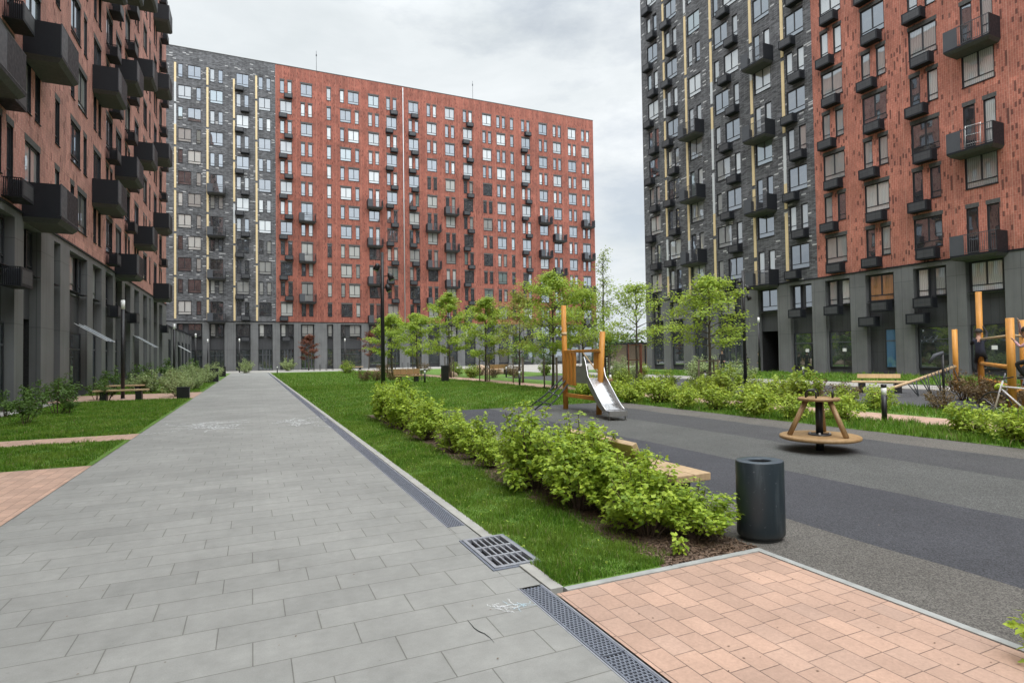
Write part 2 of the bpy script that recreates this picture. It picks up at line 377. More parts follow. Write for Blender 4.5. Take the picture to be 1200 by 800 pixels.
# ------------------------------------------------------------------ world, sun, camera
w = bpy.data.worlds.new('World'); scene.world = w; w.use_nodes = True
nt = w.node_tree; nt.nodes.clear()
SUN_EL, SUN_AZ = 56.0, 200.0          # azimuth clockwise from +Y: behind the camera
def wn(t, **k):
    n = nt.nodes.new(t)
    for a, b in k.items(): setattr(n, a, b)
    return n
def wmix(f, a, b):
    n = wn('ShaderNodeMix', data_type='RGBA')
    for sk, v in ((n.inputs[0], f), (n.inputs[6], a), (n.inputs[7], b)):
        if isinstance(v, bpy.types.NodeSocket): nt.links.new(v, sk)
        else: sk.default_value = v
    return n.outputs[2]
def wrng(v, a, b, c, d):
    n = wn('ShaderNodeMapRange'); nt.links.new(v, n.inputs[0])
    for i, q in enumerate((a, b, c, d)): n.inputs[i + 1].default_value = q
    return n.outputs[0]
sky = wn('ShaderNodeTexSky', sky_type='NISHITA', sun_disc=False); sky.sun_elevation = R(SUN_EL); sky.sun_rotation = R(SUN_AZ); sky.air_density = 1; sky.dust_density = 2
tc = wn('ShaderNodeTexCoord'); mp = wn('ShaderNodeMapping'); mp.inputs['Scale'].default_value = (1.0, 1.0, 2.6); nt.links.new(tc.outputs['Generated'], mp.inputs[0])
def wnoise(sc, det, ro, dist=0):
    n = wn('ShaderNodeTexNoise'); nt.links.new(mp.outputs[0], n.inputs['Vector']); n.inputs['Scale'].default_value = sc; n.inputs['Detail'].default_value = det; n.inputs['Roughness'].default_value = ro; n.inputs['Distortion'].default_value = dist; return n.outputs[0]
CL = 7.3
shade = wrng(wnoise(1.9, 9, .58, .5), .38, .62, 0, 1)
cloud = wmix(shade, (CL * .92, CL * .985, CL * 1.02, 1), (CL * 1.14, CL * 1.19, CL * 1.22, 1))
cov = wrng(wnoise(2.3, 7, .6), .32, .46, .68, 1)
skyb = wmix(cov, sky.outputs[0], cloud)
sx = wn('ShaderNodeSeparateXYZ'); nt.links.new(tc.outputs['Generated'], sx.inputs[0])
zen0 = wrng(sx.outputs[2], .50, .95, 1.0, 2.2)    # overcast is brighter overhead; glow behind the camera added to light the facades
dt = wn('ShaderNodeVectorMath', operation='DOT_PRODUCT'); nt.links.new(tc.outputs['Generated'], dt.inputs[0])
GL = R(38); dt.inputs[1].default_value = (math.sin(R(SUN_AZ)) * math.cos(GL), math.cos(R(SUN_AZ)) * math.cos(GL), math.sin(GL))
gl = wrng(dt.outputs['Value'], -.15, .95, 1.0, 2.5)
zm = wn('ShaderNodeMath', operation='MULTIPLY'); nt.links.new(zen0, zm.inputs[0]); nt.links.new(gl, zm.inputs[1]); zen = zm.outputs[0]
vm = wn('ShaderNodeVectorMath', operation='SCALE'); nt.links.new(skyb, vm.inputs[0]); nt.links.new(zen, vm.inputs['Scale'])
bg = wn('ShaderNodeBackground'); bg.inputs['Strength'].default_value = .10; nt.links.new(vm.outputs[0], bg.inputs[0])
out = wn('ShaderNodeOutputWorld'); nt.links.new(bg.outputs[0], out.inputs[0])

sd = bpy.data.lights.new('sun', 'SUN'); sd.energy = 1.2; sd.angle = R(48); sd.color = (1, .985, .955)
so = bpy.data.objects.new('sun', sd); COL.objects.link(so)
dirn = Vector((math.sin(R(SUN_AZ)) * math.cos(R(SUN_EL)), math.cos(R(SUN_AZ)) * math.cos(R(SUN_EL)), math.sin(R(SUN_EL))))
so.rotation_euler = (-dirn).to_track_quat('-Z', 'Y').to_euler(); so.location = (20, -20, 60)

cd = bpy.data.cameras.new('camera'); cam = bpy.data.objects.new('camera', cd); COL.objects.link(cam); scene.camera = cam
cd.sensor_width = 36; cd.lens = 679.0 / 1200 * 36; cd.clip_start = .05; cd.clip_end = 2000
yaw, pit, rol = R(24.2), R(1.40), R(.83)
fw = Vector((math.sin(yaw) * math.cos(pit), math.cos(yaw) * math.cos(pit), math.sin(pit)))
r0 = Vector((math.cos(yaw), -math.sin(yaw), 0)); u0 = r0.cross(fw)
rr = r0 * math.cos(rol) - u0 * math.sin(rol); uu = rr.cross(fw)
cam.matrix_world = Matrix(((rr.x, uu.x, -fw.x, 0), (rr.y, uu.y, -fw.y, 0), (rr.z, uu.z, -fw.z, 1.6), (0, 0, 0, 1)))
CAM = Vector((0, 0, 1.6))
vs = scene.view_settings; vs.view_transform = 'Standard'; vs.look = 'None'; vs.exposure = 0.19; vs.gamma = 1
scene.render.engine = 'CYCLES'; scene.render.resolution_x = 1024; scene.render.resolution_y = 682
scene.cycles.max_bounces = 6; scene.cycles.transparent_max_bounces = 4

# ------------------------------------------------------------------ setting: ground surfaces
def sheet(name, x0, x1, y0, y1, z, mat, label, cat='ground'):
    b = MB(); b.poly([(x0, y0, z), (x1, y0, z), (x1, y1, z), (x0, y1, z)], mat)
    return tag(b.build(name), label, cat, kind='structure')
def slabbox(name, x0, x1, y0, y1, z0, z1, mat, label, cat):
    b = MB(); b.box(x0, x1, y0, y1, z0, z1, mat); return tag(b.build(name), label, cat, kind='structure')

sheet('ground', -600, 600, -600, 600, -.03, M['ground'], 'bare ground reaching to the horizon behind the buildings')
b = MB()
b.poly([(-2.25, -12, 0), (1.66, -12, 0), (1.66, 76, 0), (-2.25, 76, 0)], M['path'])
for y0, y1 in ((3.662, 4.04), (4.812, 5.248)): b.poly([(1.662, y0, 0), (1.845, y0, 0), (1.845, y1, 0), (1.662, y1, 0)], M['path'])
tag(b.build('path'), 'long straight walkway of grey concrete slabs', 'path', kind='structure')
slabbox('kerb', 1.848, 1.945, 3.53, 4.04, -.05, .012, M['concrete'], 'short pale kerb between drain grate and paving', 'kerb')
slabbox('kerb', 1.848, 1.945, 4.81, 76, -.05, .012, M['concrete'], 'pale concrete kerb along the lawn edge', 'kerb')
slabbox('kerb', 1.948, 3.76, 3.472, 3.53, -.05, .010, M['kerb'], 'grey kerb between salmon paving and hedge bed', 'kerb')
slabbox('kerb', 3.698, 3.757, -12, 3.470, -.05, .010, M['kerb'], 'grey kerb between salmon paving and rubber playground', 'kerb')
sheet('paving', 1.86, 3.696, -12, 3.470, .002, M['salmon'], 'salmon pink paver area at right of the walkway', 'paving')
sheet('rubber_surfacing', 3.76, 11.2, -12, 16.4, .0, M['rubber'], 'banded grey and brown rubber playground surfacing', 'paving')
b = MB()
for q in ((1.95, 2.052, 3.53, 4.03), (1.95, 2.052, 4.82, 16.4), (2.052, 2.80, 3.53, 16.4)): b.poly([(q[0], q[2], .004), (q[1], q[2], .004), (q[1], q[3], .004), (q[0], q[3], .004)], M['lawn'])
tag(b.build('lawn'), 'narrow lawn strip between drain and hedge', 'lawn', kind='structure')
sheet('lawn', 1.95, 13.0, 16.404, 74, .004, M['lawn'], 'large lawn beyond the hedge', 'lawn')
sheet('mulch_bed', 2.804, 3.757, 3.533, 16.4, .004, M['mulch'], 'bark mulch bed under the hedge', 'flower bed')
sheet('planting_bed', 11.205, 13.0, -12, 16.4, .004, M['lawn'], 'grassy planting bed beyond the playground', 'flower bed')
sheet('footpath', 13.005, 14.55, -12, 74, .008, M['salmon'], 'pink paver footpath behind the playground', 'path')
sheet('lawn', 14.555, 17.0, -12, 74, .004, M['lawn'], 'grass bed behind the pink footpath', 'lawn')
sheet('asphalt', 17.005, 24.3, -12, 40, .002, M['asphalt'], 'grey asphalt play area before the right building', 'paving')
sheet('lawn', 17.005, 24.3, 40.004, 74, .004, M['lawn'], 'lawn before the corner of the right building', 'lawn')
slabbox('footpath', 24.305, 27.3, -12, 74, -.05, .03, M['pale_paving'], 'pale walkway before the right building', 'path')
sheet('lawn', 27.305, 36.2, -12, 50, .06, M['lawn'], 'grass strip along the right building', 'lawn')
sheet('footpath', 27.305, 60, 50.004, 74, .002, M['pale_paving'], 'pale paving at the corner of the right building', 'path')
sheet('plaza', -7.4, 90, 76.004, 89.7, .004, M['pale_paving'], 'pale paved plaza before the back building', 'paving')
sheet('footpath', 1.66, 60, 74.004, 76.0, .006, M['pale_paving'], 'pale cross path at end of the lawn', 'path')
sheet('paving', -7.4, -2.255, -12, 10.85, .002, M['salmon'], 'salmon paver area at left of the walkway', 'paving')
sheet('lawn', -7.4, -2.255, 10.855, 14.05, .004, M['lawn'], 'near left lawn square', 'lawn')
sheet('footpath', -7.4, -2.255, 14.055, 15.05, .004, M['salmon'], 'narrow pink path between the left lawns', 'path')
sheet('lawn', -6.75, -2.255, 15.055, 28.0, .004, M['lawn'], 'long left lawn before the wooden bench', 'lawn')
sheet('gravel_strip', -7.4, -6.755, 15.055, 28.0, .004, M['pale_paving'], 'pale gravel strip along the left building', 'gravel')
sheet('footpath', -7.4, -2.255, 28.005, 33.0, .004, M['salmon'], 'pink path behind the left bench', 'path')
sheet('lawn', -7.4, -2.255, 33.005, 47.0, .004, M['lawn'], 'left lawn with pale shrubs', 'lawn')
sheet('footpath', -7.4, -2.255, 47.005, 50.0, .004, M['pale_paving'], 'pale path to left building', 'path')
sheet('lawn', -7.4, -2.255, 50.005, 76.0, .004, M['lawn'], 'far left lawn', 'lawn')

# grass: blades as one uncountable mass per lawn
def clump(x, y):
    q = np.sin(x * 9.1 + 2.3 * np.sin(y * 5.3)) + np.sin(y * 11.7 + 1.9 * np.sin(x * 6.1 + 1)) + np.sin(x * 3.3 - y * 2.7) + .8 * np.sin(x * 23 + y * 19)
    return np.clip(.85 + .22 * q, .30, 1.9)
def blades(x0, x1, y0, y1, n, h, wd, seed, z=.004, edge=None):
    rng = np.random.RandomState(seed)
    yy = y0 + (y1 - y0) * rng.rand(n) ** 1.25; xx = x0 + (x1 - x0) * rng.rand(n)
    a = rng.rand(n) * 6.283; hh = h * (.45 + .9 * rng.rand(n)) * clump(xx, yy); ln = rng.rand(n) * .8
    b = rng.rand(n) * 6.283
    V = np.zeros((n, 5, 3)); ww = wd * (.6 + .8 * rng.rand(n))
    V[:, 0] = np.stack([xx - np.cos(a) * ww, yy - np.sin(a) * ww, np.full(n, z)], 1)
    V[:, 1] = np.stack([xx + np.cos(a) * ww, yy + np.sin(a) * ww, np.full(n, z)], 1)
    mx = xx + np.cos(b) * hh * ln * .3; my = yy + np.sin(b) * hh * ln * .3
    V[:, 2] = np.stack([mx + np.cos(a) * ww * .7, my + np.sin(a) * ww * .7, z + hh * .6], 1)
    V[:, 4] = np.stack([mx - np.cos(a) * ww * .7, my - np.sin(a) * ww * .7, z + hh * .6], 1)
    V[:, 3] = np.stack([xx + np.cos(b) * hh * ln, yy + np.sin(b) * hh * ln, z + hh * (1 - .25 * ln)], 1)
    return V
def grass(name_label, parts):
    V = np.concatenate([blades(*p) for p in parts]); c = V[:, 0]
    V = V[~((c[:, 0] < 2.055) & (c[:, 1] > 4.02) & (c[:, 1] < 4.83))]
    o = link('grass', fast_mesh('grass', V, 5, M['grass'], [(0, 1, 2, 4), (4, 2, 3)])); tag(o, name_label, 'grass', kind='stuff')
grass('short green grass between the drain and the hedge', [(1.935, 2.84, 3.56, 9, 36000, .055, .0026, 1), (2.80, 3.02, 3.7, 9, 1800, .05, .0028, 21), (1.94, 2.90, 9, 16.5, 18000, .06, .004, 2)])
grass('green grass of the large lawn', [(1.95, 13.0, 16.4, 36, 95000, .075, .007, 3), (1.95, 13, 30, 70, 40000, .09, .014, 4)])
grass('mown grass of the left lawns', [(-7.3, -2.33, 10.9, 14.0, 34000, .055, .0045, 5), (-6.7, -2.33, 15.1, 28, 60000, .06, .006, 6), (-7.3, -2.4, 33, 47, 12000, .09, .01, 7)])
grass('rough grass in the bed beyond the playground', [(11.15, 13.0, 2.0, 16, 30000, .12, .006, 8), (14.6, 17, 2, 24, 16000, .12, .009, 9), (10, 13, 16.4, 30, 9000, .09, .010, 12)])
grass('grass strip along the right building', [(27.4, 36, 8, 40, 26000, .22, .016, 10)])
# low broad-leaved weeds among the grass
n = 1500; rng = np.random.RandomState(51)
P = np.stack([np.concatenate([rng.uniform(2.0, 2.8, 700), rng.uniform(-6.6, -2.4, 800)]), np.concatenate([rng.uniform(3.7, 14, 700), rng.uniform(11, 27, 800)]), rng.uniform(.012, .045, n)], 1)
V = leaf_verts(P, rng.normal(0, 1, (n, 3)) * [1, 1, .1], .024, rng, LEAF, 2.2, .4)
tag(link('weeds', fast_mesh('weeds', V, 6, M['leaf_hedge2'], LEAF_P)), 'small broad weeds scattered through the near lawns', 'weeds', kind='stuff')
# bark chips
rng = np.random.RandomState(5); n = 9000
P = np.stack([2.80 + .96 * rng.rand(n), 3.55 + 12.6 * rng.rand(n) ** 1.8, .008 + .012 * rng.rand(n)], 1)
V = leaf_verts(P, rng.normal(0, 1, (n, 3)) * [1, 1, .2], .030, rng, LEAF * [.7, 1, 1], 2.0, .5)
tag(link('bark_chips', fast_mesh('bark_chips', V, 6, M['mulch_chip'], LEAF_P)), 'brown bark chips strewn under the hedge', 'bark mulch', kind='stuff')

n = 340; rng = np.random.RandomState(15)
P = np.stack([np.concatenate([rng.uniform(-2.2, 1.6, 150), rng.uniform(2.0, 3.7, 40), rng.uniform(3.8, 10, 150)]), np.concatenate([rng.uniform(1.5, 14, 150), rng.uniform(1.2, 3.4, 40), rng.uniform(1.5, 13, 150)]), np.full(n, .0055)], 1)
V = leaf_verts(P, rng.normal(0, 1, (n, 3)) * [1, 1, .05], .014, rng, LEAF * [.8, 1, .4], 6.0, .3); V[:, :, 2] = np.maximum(V[:, :, 2], .0045)
tag(link('leaf_litter', fast_mesh('leaf_litter', V, 6, M['mulch_chip'], LEAF_P)), 'tiny scattered leaf crumbs on the paving', 'litter', kind='stuff')
# ------------------------------------------------------------------ buildings
ST = 2.955; PL = 6.9; H = 44.4
mesh_cache = {}
def win_geo(b, x, z, w, h, door, red, y0=.08, frame=True, pane=None, lintel=True):
    """adds the window to MB b at local x, z (left bottom)"""
    f = M['frame']; t = .068; d0, d1 = y0, y0 + .07
    if frame:
        b.box(x, x + t, d0, d1, z, z + h, f); b.box(x + w - t, x + w, d0, d1, z, z + h, f)
        b.box(x + t, x + w - t, d0, d1, z, z + t, f); b.box(x + t, x + w - t, d0, d1, z + h - t, z + h, f)
        tz = z + (.95 if door else .36)
        b.box(x + t, x + w - t, d0 + .004, d1 - .004, tz, tz + .05, f)
        if w > 1.2: b.box(x + w / 2 - .045, x + w / 2 + .045, d0 + .008, d1 - .008, (tz + .05), z + h - t, f)
        b.box(x - .02, x + w + .02, -.045, y0, z - .03, z - .002, M['metal'])
        if red and lintel: b.box(x - .05, x + w + .05, -.008, .03, z + h + .005, z + h + .25, M['lintel'])
    if pane is not None:
        a = pane_tilt[pane[1]]; y = y0 + .035
        b.poly([(x + .02, y - a, z + .02), (x + w - .02, y + a, z + .02), (x + w - .02, y + a * 1.3, z + h - .02), (x + .02, y - a * .7, z + h - .02)], M[pane[0]])
pane_tilt = [-.006, -.002, .002, .006, .0]

def balcony_mesh(kind, part):
    key = (kind, part)
    if key in mesh_cache: return mesh_cache[key]
    b = MB(); W, D, T = (2.25, 1.15, 1.15) if kind == 'left' else (2.3, 1.1, 1.12)
    m, ml = M['metal'], M['metal_light']
    if part == 'balcony':
        b.hexa([(-W / 2 + .12, -D + .14, -.26), (W / 2 - .12, -D + .14, -.26), (W / 2 - .12, -.003, -.26), (-W / 2 + .12, -.003, -.26),
                (-W / 2, -D, -.10), (W / 2, -D, -.10), (W / 2, -.003, -.10), (-W / 2, -.003, -.10)], M['slab_soffit'])
        b.box(-W / 2, W / 2, -D, -.003, -.099, .0, m)
    elif part == 'side_panel': b.box(-.015, .015, -D + .033, -.01, .004, T, m)
    elif part == 'front_panel':
        if kind == 'left':
            b.box(-W / 2, -W / 2 + .75, -D, -D + .03, .004, T, ml); b.box(-W / 2 + .76, W / 2, -D, -D + .03, .004, T, m)
        else:
            b.box(-W / 2, -W / 2 + .72, -D, -D + .03, .004, T, ml)
    elif part == 'railing':
        if kind == 'left':
            b.box(-W / 2, W / 2, -D - .006, -D + .036, T + .002, T + .030, ml); b.box(-W / 2, W / 2, -D - .008, -D - .001, .0, .035, ml)
        else:
            b.box(-W / 2 + .722, W / 2, -D, -D + .035, T - .04, T, M['bars']); b.box(-W / 2 + .722, W / 2, -D, -D + .035, .05, .085, M['bars'])
            x = -W / 2 + .78
            while x < W / 2: b.box(x, x + .018, -D + .008, -D + .026, .086, T - .041, M['bars']); x += .105
    mesh_cache[key] = b.mesh(part); return mesh_cache[key]

def basket_mesh():
    if 'basket' in mesh_cache: return mesh_cache['basket']
    b = MB(); W, D, T = 1.14, .56, .64; m = M['metal']
    b.box(0, W, -D, -.004, 0, .035, m); b.box(0, W, -D, -D + .02, .037, T, M['metal'])
    for x in (0, W - .02):
        y = -D + .03
        while y < -.05: b.box(x, x + .02, y, y + .028, .037, T - .03, m); y += .055
        b.box(x, x + .02, -D + .022, -.004, T - .028, T, m)
    b.box(.15, 1.0, -.48, -.16, .05, .60, M['metal_light'])               # the unit inside
    b.box(.10, W - .10, -D - .006, -D - .001, .10, T - .08, M['infill'])  # perforated field of the front
    mesh_cache['basket'] = b.mesh('air_conditioner_basket'); return mesh_cache['basket']

PANES_R = ['g_dark'] * 5 + ['g_dark2'] * 2 + ['g_curt'] * 6 + ['g_curt2'] * 8 + ['g_green']
def facade(name, label, cat, loc, rz, x0, x1, depth, sections, cols, kind, balk=6, strips=(), seed=1, keep=100, pipes=(), canopies=(), simple=False, antennas=()):
    rng = random.Random(seed); name_kind = kind
    root = empty(name, loc, rz); tag(root, label, cat)
    Mw = Matrix.Translation(Vector(loc)) @ Matrix.Rotation(rz, 4, 'Z')
    def secmat(x):
        for a, c, m in sections:
            if a <= x < c: return m
        return sections[-1][2]
    wins = []; holes = []; balcs = []; baskets = []; openings = []
    for c in cols:
        x = c['x']; kd = c.get('kind', 'alt'); par = c.get('par', 0); cw = {'alt': 1.62, 'single': .62, 'WN': 2.8}[kd]
        bal = c.get('bal'); bsk = c.get('bsk')
        red = not secmat(x + .1) is M['grey_brick']
        for k in range(12):
            isb = bal is not None and k % 2 == bal and k <= c.get('bk', balk)
            z = 7.8 + ST * k; h = 1.86
            if kd == 'alt': items = [(x, 1.62)] if k % 2 == par else [(x, .6), (x + 1.02, .6)]
            elif kd == 'single': items = [(x, .62)]
            else: items = [(x, 1.62), (x + 2.2, .6)] if k % 2 == par else [(x, .6), (x + 1.18, 1.62)]
            for (xx, ww) in items:
                zz, hh = (z - .78, h + .78) if isb else (z, h)
                wins.append((xx, zz, ww, hh, isb, red)); holes.append((xx, xx + ww, zz, zz + hh))
            if isb: balcs.append((x + cw / 2, PL + ST * k))
            elif bsk:
                wide = len(items) == 1
                if kd == 'WN': bx = x + cw - 1.1 if k % 2 == par else x + .9
                else: bx = (x - .18 if wide else x + .55) if bsk == 1 else (x + .35 if wide else x - .05)
                baskets.append((bx, z - .74))
        openings.append((x - .13, x + cw + .13, c))
    # brick wall with real openings
    wb = MB(); br = .14
    xs = sorted(set([x0, x1] + [h[0] for h in holes] + [h[1] for h in holes] + [s[0] for s in sections[1:]]))
    zs = sorted(set([PL, H] + [h[2] for h in holes] + [h[3] for h in holes]))
    xs = [q for i, q in enumerate(xs) if i == 0 or q - xs[i - 1] > 1e-5]; zs = [q for i, q in enumerate(zs) if i == 0 or q - zs[i - 1] > 1e-5]
    hs = {}
    for h in holes: hs.setdefault(round(h[0], 3), []).append(h)
    xa = np.array(xs); za = np.array(zs); occ = np.zeros((len(xs) - 1, len(zs) - 1), bool)
    for h in holes:
        i0, i1 = np.searchsorted(xa, h[0] - 1e-4), np.searchsorted(xa, h[1] - 1e-4); j0, j1 = np.searchsorted(za, h[2] - 1e-4), np.searchsorted(za, h[3] - 1e-4)
        occ[i0:i1, j0:j1] = True
    for i in range(len(xs) - 1):
        m = secmat((xs[i] + xs[i + 1]) / 2); j = 0
        while j < len(zs) - 1:
            if occ[i, j]: j += 1; continue
            e = j
            while e < len(zs) - 1 and not occ[i, e]: e += 1
            wb.poly([(xs[i], 0, zs[j]), (xs[i + 1], 0, zs[j]), (xs[i + 1], 0, zs[e]), (xs[i], 0, zs[e])], m); j = e
    for a, c, z0, z1 in holes:
        f = M['frame']
        wb.poly([(a, 0, z0), (a, 0, z1), (a, br, z1), (a, br, z0)], f); wb.poly([(c, 0, z0), (c, br, z0), (c, br, z1), (c, 0, z1)], f)
        wb.poly([(a, 0, z1), (c, 0, z1), (c, br, z1), (a, br, z1)], f); wb.poly([(a, 0, z0), (a, br, z0), (c, br, z0), (c, 0, z0)], f)
    ma, mz = secmat(x0 + .01), secmat(x1 - .01)
    wb.poly([(x0, depth, PL), (x0, 0, PL), (x0, 0, H), (x0, depth, H)], ma); wb.poly([(x1, 0, PL), (x1, depth, PL), (x1, depth, H), (x1, 0, H)], mz)
    wb.poly([(x1, depth, PL), (x0, depth, PL), (x0, depth, H), (x1, depth, H)], mz)
    wb.build('brick_wall', root)
    rb = MB(); rb.box(x0 - .03, x1 + .03, -.03, depth + .03, H + .002, H + .10, M['roof']); rb.build('roof', root)
    for ax in antennas:
        ab = MB(); ab.tube([(0, 0, H), (0, 0, H + 3.4)], .03, M['metal_light'], 6); ab.tube([(0, 0, H + 2.6), (.0, .0, H + 2.9)], .08, M['metal_light'], 8); ab.build('antenna', root, (ax, .6, 0))
    # plinth
    pb = MB(); p = M['plinth']; openings.sort(key=lambda o: o[0]); cur = x0; TOP = 6.62; rd = .34
    for a, c, cc in openings:
        if a < cur or c > x1: continue
        pb.poly([(cur, -.02, 0), (a, -.02, 0), (a, -.02, TOP), (cur, -.02, TOP)], p); cur = c
        pb.poly([(a, -.02, 0), (a, rd, 0), (a, rd, TOP), (a, -.02, TOP)], p); pb.poly([(c, -.02, 0), (c, -.02, TOP), (c, rd, TOP), (c, rd, 0)], p)
        pb.poly([(a, -.02, TOP), (a, rd, TOP), (c, rd, TOP), (c, -.02, TOP)], p)
        z0 = 3.25 if cc.get('door') == 'dark' else 0
        pb.poly([(a, rd, z0), (c, rd, z0), (c, rd, TOP), (a, rd, TOP)], M['infill'])
        pb.box(a + .002, c - .002, rd - .06, rd - .002, 4.77, 4.83, p)
        if z0:
            q = M['dark_room']; D = 5.0
            pb.poly([(a, rd, 0), (a, D, 0), (a, D, z0), (a, rd, z0)], q); pb.poly([(c, rd, 0), (c, rd, z0), (c, D, z0), (c, D, 0)], q)
            pb.poly([(a, D, 0), (c, D, 0), (c, D, z0), (a, D, z0)], q); pb.poly([(a, rd, z0), (a, D, z0), (c, D, z0), (c, rd, z0)], q)
    pb.poly([(cur, -.02, 0), (x1, -.02, 0), (x1, -.02, TOP), (cur, -.02, TOP)], p)
    pb.poly([(x0, -.02, TOP), (x1, -.02, TOP), (x1, -.02, PL), (x0, -.02, PL)], p)
    pb.poly([(x0, depth, 0), (x0, -.02, 0), (x0, -.02, PL), (x0, depth, PL)], p); pb.poly([(x1, -.02, 0), (x1, depth, 0), (x1, depth, PL), (x1, -.02, PL)], p)
    pb.build('plinth', root)
    cb = MB(); cb.box(x0 - .02, x1 + .02, -.075, -.001, PL - .03, PL + .05, M['metal']); cb.build('cornice', root)
    # plinth windows, shop windows
    for a, c, cc in openings:
        if a < x0 or c > x1: continue
        kd = cc.get('kind', 'alt'); par = cc.get('par', 0); x = cc['x']
        if kd == 'alt': items = [(x, 1.62)] if par == 1 else [(x, .66), (x + .96, .66)]
        elif kd == 'single': items = [(x, .62)]
        else: items = [(x, .6), (x + 1.18, 1.62)] if par == 0 else [(x, 1.62), (x + 2.2, .6)]
        for xx, ww in items: wins.append((xx, 4.85, ww, 1.72, 'pl', False))
        if cc.get('bsk') and kd != 'single' and not simple: baskets.insert(0, (x + (.5 if par else .1), 4.12))
        if cc.get('low'): baskets.insert(0, (x - .35, 3.18))
        d = cc.get('door')
        if d == 'dark': continue
        sb = MB(); z0 = .02 if d == 'lobby' else .45; w = c - a - .08; xx = a + .04
        if d == 'blue': xx += w * .56; w *= .44
        y = rd - .10; f = M['frame']; t = .06
        sb.box(xx, xx + t, y, y + .06, z0, 3.0, f); sb.box(xx + w - t, xx + w, y, y + .06, z0, 3.0, f); sb.box(xx + t, xx + w - t, y, y + .06, z0, z0 + t, f); sb.box(xx + t, xx + w - t, y, y + .06, 3.0 - t, 3.0, f)
        sb.box(xx + t, xx + w - t, y + .004, y + .056, 2.18, 2.25, M['metal_light'])
        if d == 'lobby':
            for q in (.3, .55, .8): sb.box(xx + w * q - .06, xx + w * q + .06, y - .03, y + .05, z0 + t, 3.0 - t, M['metal_light'])
        elif w > 2: sb.box(xx + w * .4, xx + w * .4 + .06, y + .008, y + .052, z0 + t, 3.0 - t, f)
        so_ = sb.build('shop_window', root)
        gb = MB(); gb.poly([(xx + .02, y + .03, z0 + .02), (xx + w - .02, y + .03, z0 + .02), (xx + w - .02, y + .03, 2.98), (xx + .02, y + .03, 2.98)], M['g_blue' if d == 'blue' else 'g_shop']); gb.build('pane', so_)
        if cc.get('note'):
            nb = MB(); nb.box(xx + w * .55, xx + w * .55 + .28, y - .0, y + .024, 1.55, 1.78, M['sign_white']); nb.build('notice', so_)
    # windows
    scored = []
    for wv in wins:
        x, z, ww, hh, dr, red = wv
        p = Mw @ Vector((x + ww / 2, 0, z + hh / 2)); d = (p - CAM); nrm = (Mw.to_3x3() @ Vector((0, -1, 0)))
        dl = d.normalized(); vis = (dl.dot(fw) > .60)
        if d.length < 100 and abs(d.dot(rr)) / max(d.dot(fw), .01) > .93 or d.dot(uu) / max(d.dot(fw), .01) > .62 or d.dot(fw) < 0: vis = False
        scored.append(((ww * hh * abs(dl.dot(nrm)) / d.length_squared) * (1 if vis else .001), wv))
    scored.sort(key=lambda s: -s[0])
    count = {'window': 0, 'balcony_door': 0}; rest = {'window': MB(), 'balcony_door': MB()}
    for sc, (x, z, ww, hh, dr, red) in scored:
        nm = 'balcony_door' if dr is True else 'window'
        pl = dr == 'pl'; y0 = .22 if pl else .06
        if sc > 0:
            mt = rng.choice(PANES_R if name_kind == 'right' else PANES)
            if kind == 'right' and abs(x + 25.5) < .2 and pl: mt = 'g_orange'
        tl = rng.randrange(5)
        if simple or count[nm] >= keep:
            win_geo(rest[nm], x, z, ww, hh, dr is True, red, y0, pane=(mt, tl), lintel=not pl)
        else:
            count[nm] += 1
            key = ('w', round(ww, 2), round(hh, 2), dr, red)
            if key not in mesh_cache:
                fb = MB(); win_geo(fb, 0, 0, ww, hh, dr is True, red, y0, lintel=not pl); mesh_cache[key] = fb.mesh(nm)
            o = link(nm, mesh_cache[key], root, (x, 0, z))
            key = ('p', round(ww, 2), round(hh, 2), mt, tl, y0)
            if key not in mesh_cache:
                fb = MB(); win_geo(fb, 0, 0, ww, hh, False, False, y0, False, (mt, tl)); mesh_cache[key] = fb.mesh('pane')
            link('pane', mesh_cache[key], o)
    for nm, mb in rest.items():
        if mb.v: o = mb.build(nm, root); o['kind'] = 'stuff'
    if not simple:
        for x, z in balcs:
            bo = link('balcony', balcony_mesh(kind, 'balcony'), root, (x, 0, z))
            for q in ('front_panel', 'railing'): link(q, balcony_mesh(kind, q), bo)
            bw_ = 2.25 if kind == 'left' else 2.3
            for s in (-1, 1): link('side_panel', balcony_mesh(kind, 'side_panel'), bo, (s * (bw_ / 2 - .015), 0, 0))
        for x, z in baskets[:100]: link('air_conditioner_basket', basket_mesh(), root, (x, 0, z))
    for sx_, ph in strips:
        k0 = 0; z = PL + .35 - ph * ST
        while z < H - 3.0:
            a, c = max(z, PL + .15), min(z + 2 * ST - .32, H - 2.2)
            if c - a > .6:
                sb = MB(); r = rng.random()
                if r < .3:
                    q = a + (c - a) * rng.choice((.35, .5, .65)); lo, hi = ('pale', 'yellow') if r < .15 else ('yellow', 'pale')  # pale stretch of the strip is a reflection painted into its colour
                    sb.box(sx_, sx_ + .25, -.05, -.003, a, q - .004, M[lo]); sb.box(sx_, sx_ + .25, -.05, -.003, q, c, M[hi])
                else: sb.box(sx_, sx_ + .25, -.05, -.003, a, c, M['yellow'])
                sb.build('accent_strip', root)
            z += 2 * ST
    for px in pipes:
        sb = MB(); sb.tube([(px, -.09, PL + .1), (px, -.09, H - .2)], .07, M['pale'], 8)
        sb.build('downpipe', root)
